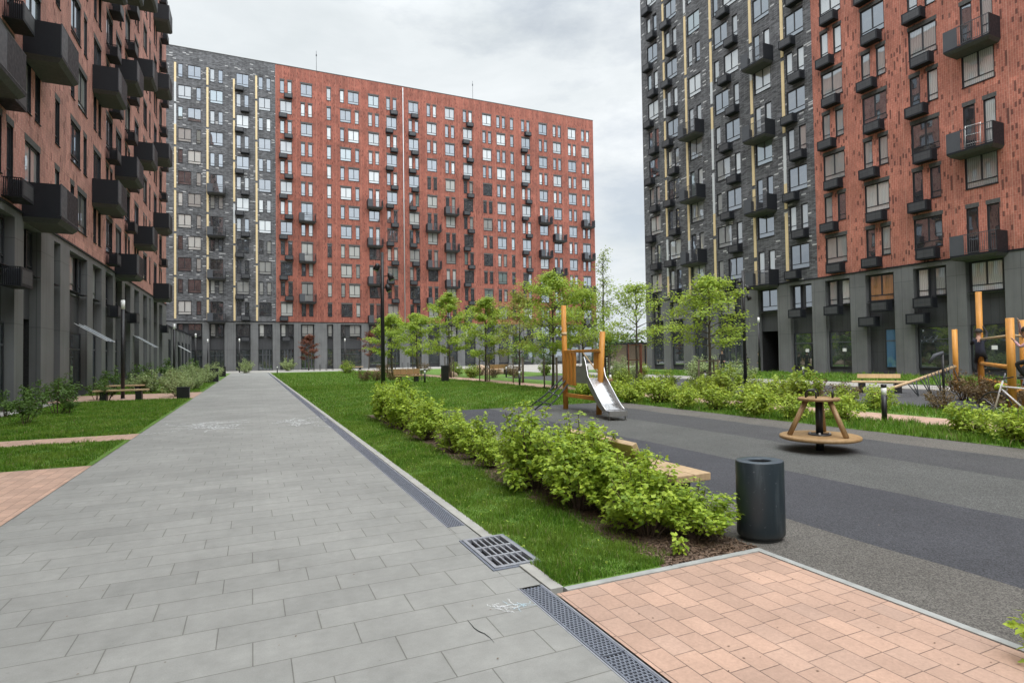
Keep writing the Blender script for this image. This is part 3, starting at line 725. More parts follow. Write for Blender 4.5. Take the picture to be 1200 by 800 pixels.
    for ca, cb_, cz in canopies:
        sb = MB(); sb.hexa([(ca, -1.27, cz - .80), (cb_, -1.27, cz - .80), (cb_, -.03, cz), (ca, -.03, cz), (ca, -1.27, cz - .78), (cb_, -1.27, cz - .78), (cb_, -.03, cz + .02), (ca, -.03, cz + .02)], M['g_shop'])
        cp_ = sb.build('entrance_canopy', root)
        for q in (ca, (ca + cb_) / 2, cb_):
            sb = MB(); sb.beam((q, -.03, cz + .045), (q, -1.30, cz - .775), .045, .035, M['pale']); sb.build('rail', cp_)
    return root

C = lambda x, **k: dict(x=x, **k)
# back building: local x = world X, faces -Y
back_cols = [C(-9.08, kind='WN', par=0), C(-5.19, par=0, bal=0), C(-1.89, par=1, bsk=1), C(.99, par=0, door='lobby'), C(3.86, par=0, bsk=1, door='lobby'), C(6.69, par=1, bal=1, bk=5, door='lobby'), C(10.36, kind='single'),
             C(12.3, kind='WN', par=0), C(16.53, par=1, bal=0), C(19.32, par=0, bsk=1), C(22.83, par=1, bsk=2), C(25.82, par=0, bal=1, bk=5), C(28.87, par=1, bal=0), C(31.97, par=0, bsk=1), C(35.42, par=1),
             C(37.99, par=0), C(40.53, kind='single'), C(42.64, par=0, bsk=1), C(46.02, par=1, bal=0), C(48.82, par=0, bal=1, bk=5), C(51.88, par=1), C(54.67, par=0, bal=0)]
facade('apartment_building', 'long apartment block across the far end of the courtyard, half grey, half red', 'building', (0, 89.7, 0), 0, -14, 57.2, 16,
       [(-14, 3.23, M['grey_brick']), (3.23, 60, M['red_back'])], back_cols, 'back', 6, [(-9.52, 0), (-5.62, 1), (-2.30, .4), (.58, 1.3)], 3, pipes=[21.95], antennas=[9.0, 34.0, -11.5])
# right building: local x = -Y, faces -X
RX = lambda yhi: -yhi
right_cols = [C(RX(48.36), par=0, bsk=1), C(RX(45.45), par=1, bsk=1), C(RX(42.3), par=0, bal=1), C(RX(38.98), kind='WN', par=1, bsk=1, door='lobby'), C(RX(34.55), par=1, bal=0, door='dark'), C(RX(31.48), par=0, bsk=1, note=1),
              C(RX(28.5), par=0, bsk=2, note=1), C(RX(25.5), par=1, bsk=2, door='blue', low=1), C(RX(22.42), par=0, bsk=2, low=1), C(RX(19.52), par=1, bal=0, note=1), C(RX(15.2), par=0), C(RX(11.6), kind='WN', par=0), C(RX(7), par=1, bal=0), C(RX(3), par=0), C(3.0, par=1)]
facade('apartment_building', 'tower block on the right, dark grey brick far part, orange red near part', 'building', (37.6, 0, 0), R(-90), -49.35, 12, 16,
       [(-49.35, -29.21, M['grey_brick']), (-29.21, 20, M['red_right'])], right_cols, 'right', 6, [(-45.86, 0), (-42.74, 1), (-39.44, .4), (-34.95, 1.3), (-31.88, .2)], 5)
# left building: local x = Y, faces +X
left_cols = [C(1.5, par=0), C(5.4, par=1), C(9.2, kind='WN', par=0), C(14.0, par=1, bsk=1), C(17.2, kind='single'), C(20.2, par=1, bal=1), C(23.35, par=1, bsk=1), C(26.1, par=0, bal=0, door='dark'), C(29.58, kind='single'), C(31.85, kind='WN', par=1),
             C(36.0, par=1, bal=1), C(38.85, par=0, bsk=1), C(41.4, par=0, bal=0), C(44.2, par=1, bsk=1), C(47.5, par=1, bal=1, door='dark'), C(51.1, par=0), C(53.9, kind='single'), C(56.25, par=0, bal=0), C(59.4, par=1, bsk=1)]
facade('apartment_building', 'red brick apartment block along the left side with large black balconies', 'building', (-7.45, 0, 0), R(90), -8, 63.9, 15,
       [(-8, 70, M['red_left'])], left_cols, 'left', 8, (), 9, canopies=[(32.4, 34.1, 3.33), (46.9, 48.6, 3.33)])
# the block behind the camera, seen only mirrored in the windows
facade('apartment_building', 'apartment block behind the camera, seen mirrored in the windows', 'building', (0, -48, 0), R(180), -110, 24, 14,
       [(-110, 40, M['grey_brick'])], [C(-108 + 3.6 * i, par=i % 2) for i in range(36)], 'back', 6, (), 13, simple=True)
# low wing joining left and back buildings
lw = empty('low_wing', (-7.45, 64, 0), R(90)); tag(lw, 'low dark grey wing linking the left block to the back block', 'building')
b = MB(); b.box(.003, 25.6, .0, 12, 0, 4.85, M['plinth']); b.box(-.0, 25.6, -.06, 12.02, 4.86, 5.05, M['metal']); b.build('wall', lw)
for i in range(6):
    x = 1.6 + i * 3.9; fb = MB(); win_geo(fb, 0, 0, 1.3, 3.2, False, False, -.06); o = fb.build('window', lw, (x, 0, .5)); gb = MB(); win_geo(gb, 0, 0, 1.3, 3.2, False, False, -.06, False, ('g_dark', 2)); gb.build('pane', o)
    q = MB(); q.box(x + 1.75, x + 2.5, -.14, -.003, 0, 4.8, M['plinth']); q.build('pier', lw)
sb = MB(); sb.hexa([(9, -1.2, 2.5), (10.6, -1.2, 2.5), (10.6, -.07, 3.2), (9, -.07, 3.2), (9, -1.2, 2.54), (10.6, -1.2, 2.54), (10.6, -.07, 3.24), (9, -.07, 3.24)], M['pale']); sb.build('entrance_canopy', lw)
# ------------------------------------------------------------------ vegetation
def shrub_parts(seed, h, rad, ntw, per, leaf, lmat, tmpl=LOBE, tp=LOBE_P, lean=(0, 0), stems=True, low=.12, spread=.085, shoots=0):
    rng = np.random.RandomState(seed); tw = MB(); P = []; O = []
    for i in range(ntw):
        a = rng.rand() * 6.283; rr_ = rad * math.sqrt(rng.rand()) ; f = rr_ / rad
        zt = h * (1 - .42 * f * f) * (.72 + .36 * rng.rand())
        if i < shoots: zt = h * (1.05 + .28 * rng.rand()) * (1 - .25 * f)
        elif rng.rand() < .3: zt *= .35 + .45 * rng.rand()
        tip = np.array([math.cos(a) * rr_ + lean[0] * zt, math.sin(a) * rr_ + lean[1] * zt, max(zt, .1)])
        base = np.array([math.cos(a) * rr_ * .22, math.sin(a) * rr_ * .22, 0]); mid = base * .45 + tip * .55 + np.array([0, 0, .10 * h]) + rng.normal(0, .02, 3)
        ts = np.linspace(0, 1, 6)[:, None]; cur = (1 - ts) ** 2 * base + 2 * ts * (1 - ts) * mid + ts ** 2 * tip
        if stems and i % 2 == 0: tw.tube([tuple(c) for c in cur], [.010, .009, .008, .006, .005, .003], M['twig'], 5, False)
        t = low + (1 - low) * rng.rand(per) ** .72; t = np.maximum(t, .12 * 1.0)
        pts = (1 - t[:, None]) ** 2 * base + 2 * t[:, None] * (1 - t[:, None]) * mid + t[:, None] ** 2 * tip
        off = rng.normal(0, 1, (per, 3)); off /= np.linalg.norm(off, axis=1)[:, None]; off *= (spread * (.3 + .9 * rng.rand(per)) * (1.25 - .6 * t))[:, None]
        P.append(pts + off); o = off / (np.linalg.norm(off, axis=1)[:, None] + 1e-9) + np.array([math.cos(a) * f, math.sin(a) * f, .3]); O.append(o / np.linalg.norm(o, axis=1)[:, None])
    P = np.concatenate(P); O = np.concatenate(O); P[:, 2] = np.maximum(P[:, 2], .03)
    V = leaf_verts(P, O, leaf, rng, tmpl); V[:, :, 2] = np.maximum(V[:, :, 2], .012)
    return (tw.mesh('stems') if tw.v else None), fast_mesh('foliage', V, tmpl.shape[0], lmat, tp)

shrub_lib = {}
def shrub(kind, variant, x, y, s, label, cat='shrub', group=None, rz=None, name='shrub', sz=1.0):
    key = (kind, variant)
    if key not in shrub_lib: shrub_lib[key] = SH[kind](100 + 17 * variant + hash_(kind))
    st, fo = shrub_lib[key]
    e = empty(name, (x, y, .004), random.uniform(0, 6.28) if rz is None else rz); e.scale = (s, s, s * sz); tag(e, label, cat, group)
    if st: link('stems', st, e)
    link('foliage', fo, e)
    return e
hash_ = lambda s: sum(ord(c) for c in s)
SH = {
    'hedge': lambda s: shrub_parts(s, .90, .50, 66, 62, .043, M['leaf_hedge'], low=.34, shoots=12, spread=.10),
    'hedgem': lambda s: shrub_parts(s, .88, .48, 50, 50, .052, M['leaf_hedge'], low=.34, shoots=10, spread=.10),
    'bed': lambda s: shrub_parts(s, .78, .52, 40, 34, .072, M['leaf_hedge2'], LEAF, LEAF_P, spread=.11),
    'olive': lambda s: shrub_parts(s, 1.0, .60, 40, 36, .080, M['leaf_olive'], LEAF, LEAF_P, spread=.12),
    'brown': lambda s: shrub_parts(s, .85, .60, 36, 30, .060, M['leaf_brown'], LEAF, LEAF_P, spread=.11),
    'white': lambda s: shrub_parts(s, 1.15, .75, 44, 40, .085, M['leaf_white'], LEAF * [.7, 1, 1], LEAF_P, spread=.12),
    'rose': lambda s: shrub_parts(s, 1.0, .48, 18, 44, .070, M['leaf_dark'], LEAF, LEAF_P, low=.4, spread=.11),
    'sprig': lambda s: shrub_parts(s, .34, .10, 5, 11, .050, M['leaf_hedge'], LOBE, LOBE_P, spread=.05),
}
# hedge in front: from the waste bin towards the far lawn
hy = [(3.50, 3.98, .74, .62), (3.20, 4.22, .82, .80), (3.34, 4.78, .90, .76), (3.10, 5.25, .94, .92), (3.38, 5.75, 1.02, .84), (3.12, 6.3, .98, 1.0), (3.30, 6.85, .78, .86), (3.14, 7.75, .56, .85), (3.26, 8.5, .70, .95),
      (3.10, 9.3, .70, .92), (3.30, 10.05, .76, .95), (3.10, 10.9, .78, .95), (3.26, 11.8, .88, .98), (3.12, 12.7, .94, 1.0), (3.30, 13.6, 1.0, 1.05), (3.16, 14.5, 1.02, 1.05), (3.3, 15.3, .98, 1.05)]
for i, (x, y, s, sz) in enumerate(hy):
    shrub('hedge' if i < 8 else 'hedgem', i % 4 if i < 8 else i % 3, x, y, s, 'leafy yellow-green shrub, %s from the waste bin in the hedge along the lawn' % (ORD[i]), group='shrubs of the hedge along the lawn', sz=sz)
shrub('sprig', 0, 3.59, 1.62, 1.0, 'single leafy sprig at the paving edge in the lower right corner', 'plant', name='plant', rz=.4)
shrub('sprig', 1, 3.1, 3.72, .8, 'low leafy shoot on the mulch beside the kerb', 'plant', name='plant')
# bed beyond the playground
k = 0
for y in np.arange(4.6, 20.5, .86):
    if 6.5 < y < 8.7: continue
    x = 11.75 + .35 * math.sin(y * 2.3); s = .98 + .16 * math.sin(y * 1.7 + 1)
    shrub('bed', k % 3, x, y, s, 'yellow-green shrub, %s from the right in the bed edging the playground' % ORD[k].replace('nearest', 'first'), group='shrubs in the bed edging the playground'); k += 1
k = 0
for y in np.arange(10.2, 24, 1.05):
    x = 15.2 + .3 * math.sin(y * 1.9); s = 1.05 + .2 * math.sin(y * 2.1)
    shrub('olive' if k % 3 else 'bed', k % 3, x, y, s * (1.0 if 12 < y < 17 else .8), 'taller green shrub, %s from the right in the row behind the pink footpath' % ORD[k].replace('nearest', 'first'), group='shrubs behind the pink footpath'); k += 1
k = 0
for x, y, s in [(16.3, 11.8, .9), (16.5, 13.0, .95), (16.4, 14.2, .9), (18.6, 9.0, 1.0), (19.4, 9.8, 1.1), (20.4, 10.8, 1.1), (17.6, 8.4, .9), (16.6, 9.4, .75)]:
    shrub('brown', k % 2, x, y, s, 'brown bare-looking shrub, %s of the group before the climbing frame' % ORD[k].replace('nearest', 'first'), group='brown shrubs before the climbing frame'); k += 1
k = 0
for x, y in [(7.0, 40.5), (7.9, 40.2), (8.8, 39.9)]:
    shrub('brown', k % 2, x, y, 1.1, 'reddish brown low shrub at the far lawn, %s from the left' % ORD[k].replace('nearest', 'first'), group='brown shrubs at the far lawn'); k += 1
k = 0
for x, y, s in [(20.6, 22.2, 1.3), (22.0, 21.6, 1.2), (23.4, 26, 1.3), (18.5, 27, 1.2), (20.2, 28.5, 1.3)]:
    shrub('white', k % 2, x, y, s, 'pale flowering shrub, %s of those before the right building entrance' % ORD[k].replace('nearest', 'first'), group='pale shrubs before the right building'); k += 1
# left side
k = 0
for x, y, s in [(-3.0, 29.6, .95), (-3.5, 33.4, 1.05), (-4.6, 33.9, 1.05), (-2.9, 36.2, .95), (-4.0, 38.0, 1.1), (-5.4, 35.2, .9), (-3.3, 41.5, 1.1), (-2.9, 45.2, 1.1), (-4.4, 44.0, 1.1), (-3.0, 52.5, 1.2), (-4.6, 53.5, 1.3), (-3.2, 58, 1.3), (-.6, 75.5, 1.5), (4.4, 82, 1.6)]:
    shrub('white', k % 2, x, y, s, 'pale white-green spirea shrub beside the walkway, %s along its left side' % ORD[k] if k < 12 else ('pale round shrub before the back building, left of the walkway end' if k == 12 else 'pale round shrub before the back building, right of the walkway end'), group='pale shrubs along the walkway'); k += 1
k = 0
for x, y, s in [(-5.35, 18.8, 1.0), (-5.5, 22.2, 1.05), (-5.15, 22.0, .55), (-6.6, 21.6, .8), (-6.75, 25.2, .95), (-6.6, 27.6, 1.1), (-5.4, 28.3, .9), (-6.9, 20.0, .7), (-6.5, 35.5, 1.3), (-6.2, 41, 1.4), (-6.4, 47, 1.4), (-5.9, 29.2, .9), (-6.3, 55, 1.8), (-5.2, 62, 1.7)]:
    shrub('rose', k % 3, x, y, s, 'dark green rose bush by the left building, %s from the camera' % ORD[k], 'bush', 'rose bushes by the left building', name='bush'); k += 1

def tree_parts(seed, h, cb, rad, leaf, nl, lmat, r0=.055, top=.9, flat=.35, nb=24, col=0):
    flat = flat + .35; nl = int(nl * 1.25)
    rng = np.random.RandomState(seed); t = MB(); tr = []
    bx, by = rng.normal(0, .05, 2)
    for i in range(9):
        f = i / 8; tr.append((bx * math.sin(f * 3) + rng.normal(0, .012), by * math.sin(f * 2.4) + rng.normal(0, .012), f * h * top))
    t.tube(tr, [r0 * (1.15 - 1.0 * i / 8) + .006 for i in range(9)], M['bark'], 8)
    trn = np.array(tr); P = []; O = []; per = max(int(nl * 1.75) // (nb * 4), 4)
    def tp(z):
        return np.array([np.interp(z, trn[:, 2], trn[:, 0]), np.interp(z, trn[:, 2], trn[:, 1]), z])
    for i in range(nb):
        f = (i + rng.rand() * .8) / nb; z = cb + (h * top - cb) * f; a = i * 2.4 + rng.rand() * .7
        prof = (.62 + 1.1 * f * (1 - f) * 1.6) * (1 - f ** 2.2) + .12 if not col else .75 - .5 * f
        L = rad * prof * (.62 + .55 * rng.rand()); el = R(18 + 42 * f + rng.normal(0, 9))
        o = tp(z); d = np.array([math.cos(a) * math.cos(el), math.sin(a) * math.cos(el), math.sin(el)])
        pts = [o + d * L * q + np.array([0, 0, -.10 * L * q * q]) for q in (0, .35, .7, 1)]
        t.tube([tuple(p) for p in pts], [.018 + .008 * L, .013, .008, .004], M['bark'], 5, False)
        for j in range(4):
            q = (.42, .62, .82, 1.0)[j]; c = o + d * L * q + np.array([0, 0, -.10 * L * q * q]); sa = a + (1.0 if j % 2 else -1.0) * (.5 + .5 * rng.rand()) if j < 3 else a
            sl = L * .42 * (.6 + .6 * rng.rand()) + .10; tip = c + np.array([math.cos(sa), math.sin(sa), .22 + rng.normal(0, .15)]) * sl
            t.tube([tuple(c), tuple((c + tip) / 2 + [0, 0, .03]), tuple(tip)], [.008, .005, .003], M['bark'], 4, False)
            n = int(per * (.5 + 1.0 * rng.rand())); u = rng.rand(n)[:, None] ** .8
            p = c * (1 - u) + tip * u + rng.normal(0, 1, (n, 3)) * np.array([.13, .13, .13 * flat]) * (.5 + .35 * rad); P.append(p)
            oo = rng.normal(0, .6, (n, 3)) + np.array([math.cos(sa), math.sin(sa), 0]); O.append(oo / np.linalg.norm(oo, axis=1)[:, None])
    P = np.concatenate(P); O = np.concatenate(O)
    V = leaf_verts(P, O, leaf, rng, LEAF, 1.0, .55)
    return t.mesh('trunk'), fast_mesh('crown', V, 6, lmat, LEAF_P)
def tree(x, y, args, label, group=None, cat='tree', name='tree'):
    t, c = tree_parts(*args); e = empty(name, (x, y, 0), random.uniform(0, 6.28)); tag(e, label, cat, group); link('trunk', t, e); link('crown', c, e); return e
G = M['leaf_tree']; G2 = M['leaf_tree2']
trow = 'young street trees along the courtyard'
tree(16.1, 17.25, (21, 4.75, 1.7, 1.48, .095, 2700, G, .055, .92, .3, 26), 'young tree with broad layered light green crown before the grey brick of the right building', trow)
tree(12.55, 23.45, (22, 5.5, 1.5, 1.75, .10, 4200, G, .060, .93, .35, 28), 'tallest bushy young tree just left of the play tower', trow)
tree(14.9, 24.6, (23, 5.0, 1.7, 1.5, .10, 2800, G, .055, .93, .35, 24), 'young tree whose crown shows right above the play tower', trow)
tree(16.3, 24.8, (24, 7.0, 1.2, .95, .085, 1050, M['leaf_olive'], .065, .97, .5, 34, 1), 'tall thin sparse tree standing against the open sky', trow)
tree(17.6, 23.95, (25, 5.3, 1.9, 1.75, .105, 1900, G, .055, .92, .4, 24), 'thinly leafed tree beside the grey corner of the right building', trow)
tree(14.3, 30.8, (26, 5.6, 1.6, 1.35, .10, 1900, G2, .05, .93, .4, 24), 'thin young tree with yellowish orange tinted leaves', trow)
tree(13.35, 33.8, (27, 5.5, 1.3, 1.55, .12, 3200, G, .06, .92, .35, 26), 'dense light green young tree in the middle of the tree row', trow)
tree(13.9, 42.6, (28, 6.8, 1.6, 1.75, .14, 3000, G, .06, .93, .35, 26), 'dense light green tree third from the left in the tree row', trow)
tree(13.0, 48.9, (29, 5.6, 1.6, 1.7, .15, 2300, G, .06, .92, .35, 24), 'light green tree second from the left in the tree row', trow)
tree(11.6, 52.5, (30, 5.6, 1.6, 1.9, .16, 2400, G, .06, .92, .35, 24), 'light green tree at the left end of the tree row behind the black mast', trow)
tree(7.0, 82.5, (31, 5.0, 1.5, 1.25, .16, 1300, M['leaf_red'], .06, .92, .4, 20), 'small copper red tree before the back building doorway', 'copper trees by the back building')
tree(14.9, 82.0, (32, 5.6, 1.9, 1.15, .16, 800, M['leaf_red'], .06, .92, .4, 20), 'sparse copper red tree left of the green tree row', 'copper trees by the back building')
tree(20.8, 45.0, (33, 3.3, .9, .85, .11, 900, M['leaf_dark'], .04, .95, .6, 20), 'small dark green sapling seen under the tree row, left one', 'dark saplings')
tree(20.6, 40.0, (34, 3.2, .8, .8, .11, 900, M['leaf_dark'], .04, .95, .6, 20), 'small dark green sapling seen under the tree row, right one', 'dark saplings')
tree(21.8, 33.0, (35, 3.0, .7, .7, .11, 600, M['leaf_dark'], .04, .95, .6, 18), 'small slim sapling in the gap left of the right building', 'dark saplings')

def stakes(x, y, r, h, label, mat, n=2, bar=True):
    e = empty('tree_stakes', (x, y, 0), .5); tag(e, label, 'tree stakes', 'tree stakes')
    for i in range(n):
        a = i * 2 * math.pi / n; b = MB(); b.tube([(math.cos(a) * r, math.sin(a) * r, 0), (math.cos(a) * r, math.sin(a) * r, h)], .035, mat, 8); b.build('stake', e)
        if n > 2 or i == 0:
            a2 = (i + 1) * 2 * math.pi / n
            for hz in ((h - .06, h * .62) if bar else (h * .8,)):
                b = MB(); b.tube([(math.cos(a) * r, math.sin(a) * r, hz), (math.cos(a2) * r, math.sin(a2) * r, hz)], .022, mat if bar else M['black'], 6); b.build('tie', e)
gr = plain('weathered_stake_wood', (.17, .14, .11), .9, var=.2); rd_ = plain('red_brown_stake', (.20, .07, .045), .8, var=.2)
stakes(16.1, 17.25, .42, 1.35, 'grey wooden stakes round the broad crowned tree before the right building', gr, 3)
stakes(12.55, 23.45, .38, 1.5, 'dark stakes with black ties round the bushy tree left of the play tower', gr, 3, False)
stakes(16.3, 24.8, .36, 1.7, 'stakes round the tall thin tree against the sky', gr, 3, False)
stakes(17.6, 23.95, .40, 2.1, 'tall red brown stake frame beside the right building corner', rd_, 3)
stakes(14.3, 30.8, .38, 1.5, 'stakes round the yellowish young tree', gr, 3)
stakes(13.35, 33.8, .38, 1.6, 'stakes round the dense tree in the middle of the tree row', gr, 3, False)
stakes(13.9, 42.6, .4, 1.6, 'stakes round the third tree from the left', gr, 3)
stakes(13.0, 48.9, .4, 1.6, 'stakes round the second tree from the left', gr, 3)
stakes(11.6, 52.5, .4, 1.6, 'stakes round the leftmost green tree of the row', gr, 3)
# far wood at the horizon in the gap between the buildings
rng = np.random.RandomState(77); n = 9000; u = rng.rand(n)
cx = 45 + 130 * u; cy = 190 - 60 * u; th = 5.5 + 2.5 * np.sin(u * 40) + 1.5 * np.sin(u * 97)
P = np.stack([cx + rng.normal(0, 2, n), cy + rng.normal(0, 2, n), th * rng.rand(n) ** .7], 1); O = rng.normal(0, 1, (n, 3)); O /= np.linalg.norm(O, axis=1)[:, None]
tag(link('far_wood', fast_mesh('far_wood', leaf_verts(P, O, 1.1, rng, LEAF, .6, .8), 6, M['leaf_far'], LEAF_P)), 'dark line of far trees on the horizon between the buildings', 'trees', kind='stuff')

k = 0
for x, y, s in [(14.8, 40.2, 1.1), (16.0, 39.0, 1.0), (17.2, 37.6, 1.1), (15.4, 46, 1.2), (17.2, 45, 1.2), (19.2, 43.0, 1.2), (21.4, 41.2, 1.1), (22.6, 38.0, 1.1), (12.0, 58, 1.4), (9.0, 62, 1.4), (15.5, 56, 1.4), (23.8, 35.0, 1.1), (24.6, 33.0, 1.1), (22.0, 30.2, 1.0), (20.4, 34.2, 1.0)]:
    shrub('brown' if k % 3 else 'olive', k % 2, x, y, s, 'low dull shrub among the tree stakes beyond the lawn, %s planted' % ORD[k].replace('nearest', 'first'), group='low shrubs beyond the lawn'); k += 1
def rack(x, y, rz, label):
    e = empty('bike_rack', (x, y, 0), rz); tag(e, label, 'bike rack', 'bike racks')
    for i in range(4):
        b = MB(); o = (i - 1.5) * .8; b.tube([(o, -.3, 0), (o, -.3, .75), (o, -.2, .85), (o, .2, .85), (o, .3, .75), (o, .3, 0)], .025, M['black'], 8); b.build('hoop', e)
rack(8.5, 79, .1, 'black hoop bike rack before the back building, left one'); rack(20, 78.5, 0, 'black hoop bike rack before the back building, middle one'); rack(31, 78.5, 0, 'black hoop bike rack before the back building, right one')
def bistro(x, y, label):
    e = empty('table', (x, y, 0)); tag(e, label, 'table', 'white tables')
    b = MB(); b.lathe([(.0, .70), (.42, .70), (.43, .715), (.42, .73), (.0, .73)], M['sign_white'], 24); b.build('table_top', e); b = MB(); b.tube([(0, 0, 0), (0, 0, .699)], .04, M['steel_dark'], 8); b.lathe([(.24, 0), (.24, .02), (.04, .04)], M['steel_dark'], 16); b.build('pedestal', e)
bistro(10.2, 40.8, 'small white round table behind the brown slatted bench, left one'); bistro(11.0, 40.2, 'small white round table behind the brown slatted bench, right one')
def boulder(x, y, s, seed, label):
    rng = np.random.RandomState(seed); b = MB(); ph = rng.rand(6) * 6.28; n = 20
    pr = [(math.sin(a), math.cos(a)) for a in np.linspace(.05, 1.62, 8)]
    b.lathe([(s * r_, s * .72 * max(z_, 0)) for r_, z_ in pr], M['boulder'], n)
    b.v = [(x_ * (1 + .16 * math.sin(3 * x_ / s + ph[0]) + .1 * math.sin(5 * y_ / s + ph[1])), y_ * (1 + .14 * math.sin(4 * y_ / s + ph[2])), z_ * (1 + .15 * math.sin(4 * x_ / s + ph[3]))) for x_, y_, z_ in b.v]
    tag(b.build('boulder', None, (x, y, 0)), label, 'boulder', 'tan boulders')
boulder(18.0, 46.5, 1.05, 1, 'large tan boulder seen between the tree trunks'); boulder(19.8, 47.5, .8, 2, 'smaller tan boulder beside the large one'); boulder(14.6, 45.0, .7, 3, 'tan boulder left of the others behind the tree row')
# ------------------------------------------------------------------ street furniture
# waste bin
e = empty('waste_bin', (4.0, 3.72, 0), R(-10)); tag(e, 'dark blue-grey oval waste bin beside the hedge', 'waste bin')
b = MB(); b.lathe([(.170, .0), (.170, .03), (.194, .032), (.205, .05), (.205, .655), (.200, .665)], M['bin'], 48, 1, .86); b.build('body', e)
b = MB(); b.lathe([(.2, .664), (.199, .668), (.105, .668), (.101, .664), (.101, .50), (.0, .50)], M['bin_rim'], 48, 1, .86); b.build('rim', e)
b = MB(); b.lathe([(.0995, .655), (.0995, .42), (.0, .42)], M['pit'], 40, 1, .86); b.build('liner', e)

# drain channel: grates of one metre
def channel(y0, y1, label, fine):
    e = empty('drain_channel', (1.66, y0, 0)); tag(e, label, 'drain')
    y = 0; W = .186
    b = MB(); b.box(0, W, 0, y1 - y0, -.0295, -.022, M['pit']); b.box(.0, .010, 0, y1 - y0, -.0215, .002, M['iron']); b.box(W - .010, W, 0, y1 - y0, -.0215, .002, M['iron']); b.build('channel_body', e)
    gm = {}
    i = 0
    while y < y1 - y0 - .05 and i < 80:
        L = min(1.0, y1 - y0 - y); f = fine and i < 5
        if (round(L, 2), f) not in gm:
            g = MB(); m = M['iron_dark']; x0, x1 = .014, W - .014
            g.box(x0, x0 + .012, .004, L - .004, -.012, .003, m); g.box(x1 - .012, x1, .004, L - .004, -.012, .003, m)
            if f:
                st = .026; q = .004; r = 0
                while q < L - .012:
                    g.box(x0 + .0125, x1 - .0125, q, q + .008, -.008, .001, m)
                    xx = x0 + .022 + (.0 if r % 2 else .013)
                    while xx < x1 - .018: g.box(xx, xx + .009, q + .0085, min(q + st - .0005, L - .004), -.006, .0005, m); xx += .026
                    q += st; r += 1
                for k in range(3): g.box(x1 + .001, x1 + .010, .1 + k * .33, .32 + k * .33 if .32 + k * .33 < L else L, -.012, .004, M['iron'])
            else:
                q = .004
                while q < L - .02: g.box(x0 + .0125, x1 - .0125, q, q + .018, -.008, .001, m); q += .034
                for xx in (.05, .09, .13): g.box(xx, xx + .01, .004, L - .004, -.007, .002, m)
            gm[(round(L, 2), f)] = g.mesh('grate')
        link('grate', gm[(round(L, 2), f)], e, (0, y, 0)); y += L; i += 1
channel(-1.35, 3.66, 'dark drain channel grate beside the salmon paving', True)
channel(5.25, 75.0, 'long drain channel grate between walkway and lawn', True)
# storm drain with slots
e = empty('storm_drain', (1.655, 4.055, 0)); tag(e, 'cast iron slotted storm drain grate set in the walkway edge', 'drain')
b = MB(); m = M['iron']; X, Y = .37, .74
b.box(0, X, 0, .035, -.018, .016, m); b.box(0, X, Y - .035, Y, -.018, .016, m); b.box(0, .03, .036, Y - .036, -.018, .016, m); b.box(X - .03, X, .036, Y - .036, -.018, .016, m)
for q in (.243, .463): b.box(.031, X - .031, q, q + .030, -.015, .014, m)
for ya, yb in ((.036, .242), (.278, .462), (.498, Y - .036)):
    for i in range(5):
        xx = .031 + (i + 1) * .0515 - .008; b.box(xx, xx + .015, ya, yb, -.004, .013, m)
b.build('grate', e)
b = MB(); b.box(-.012, X + .012, -.012, Y + .012, -.0295, -.020, M['pit']); b.box(-.022, -.002, -.022, Y + .022, -.0195, .008, M['iron_dark']); b.box(X + .002, X + .022, -.022, Y + .022, -.0195, .008, M['iron_dark'])
b.box(-.001, X + .001, -.022, -.002, -.0195, .008, M['iron_dark']); b.box(-.001, X + .001, Y + .002, Y + .022, -.0195, .008, M['iron_dark']); b.build('frame', e)

# chalk scribbles on the walkway
def chalk(x0, x1, y0, y1, n, seed, label, mat, wd=.018):
    rng = random.Random(seed); b = MB(); k = 0
    for i in range(n):
        x = rng.uniform(x0, x1); y = rng.uniform(y0, y1); a = rng.uniform(0, 6.28)
        for j in range(int(rng.uniform(14, 40))):
            a += rng.uniform(-.45, .45); L = wd * .55; x += math.cos(a) * L; y += math.sin(a) * L
            for q in range(2):
                if rng.random() < .22: continue
                k += 1; px = x + rng.gauss(0, wd * .25); py = y + rng.gauss(0, wd * .25); r_ = wd * rng.uniform(.18, .42); o = rng.uniform(0, 6.28); zz = .0030 + (k % 40) * 4e-5
                b.poly([(px + r_ * math.cos(o + t_) * rng.uniform(.6, 1.2), py + r_ * math.sin(o + t_) * rng.uniform(.6, 1.2), zz) for t_ in (0, 1.25, 2.5, 3.8, 5.0)], mat)
    tag(b.build('chalk_drawing'), label, 'chalk drawing', 'chalk drawings')
chalk(-1.5, -.45, 14.9, 16.9, 44, 1, 'white chalk scribble on the left of the walkway', M['chalk'], .042)
chalk(.75, 1.4, 14.6, 16.6, 26, 2, 'white chalk scribble beside the long drain', M['chalk'], .042)
chalk(1.40, 1.54, 3.33, 3.46, 8, 3, 'small white chalk squiggle beside the near drain grate', M['chalk'], .009)
chalk(1.57, 1.61, 3.37, 3.42, 6, 4, 'pale blue chalk blob beside the near drain grate', M['chalk_blue'], .009)

# a crack across one slab
b = MB(); cp = [(1.19, 3.37), (1.19, 3.25), (1.2, 3.2), (1.22, 3.16), (1.23, 3.1), (1.23, 3.04)]
for (xa, ya), (xb, yb), wa, wb_ in zip(cp, cp[1:], (.001, .003, .0035, .003, .002), (.003, .0035, .003, .002, .0008)):
    b.poly([(xa - wa, ya - wa, .002), (xa + wa, ya + wa, .002), (xb + wb_, yb + wb_, .002), (xb - wb_, yb - wb_, .002)], M['pit'])
tag(b.build('crack'), 'thin curved crack in a slab near the drain grate', 'crack', kind='structure')
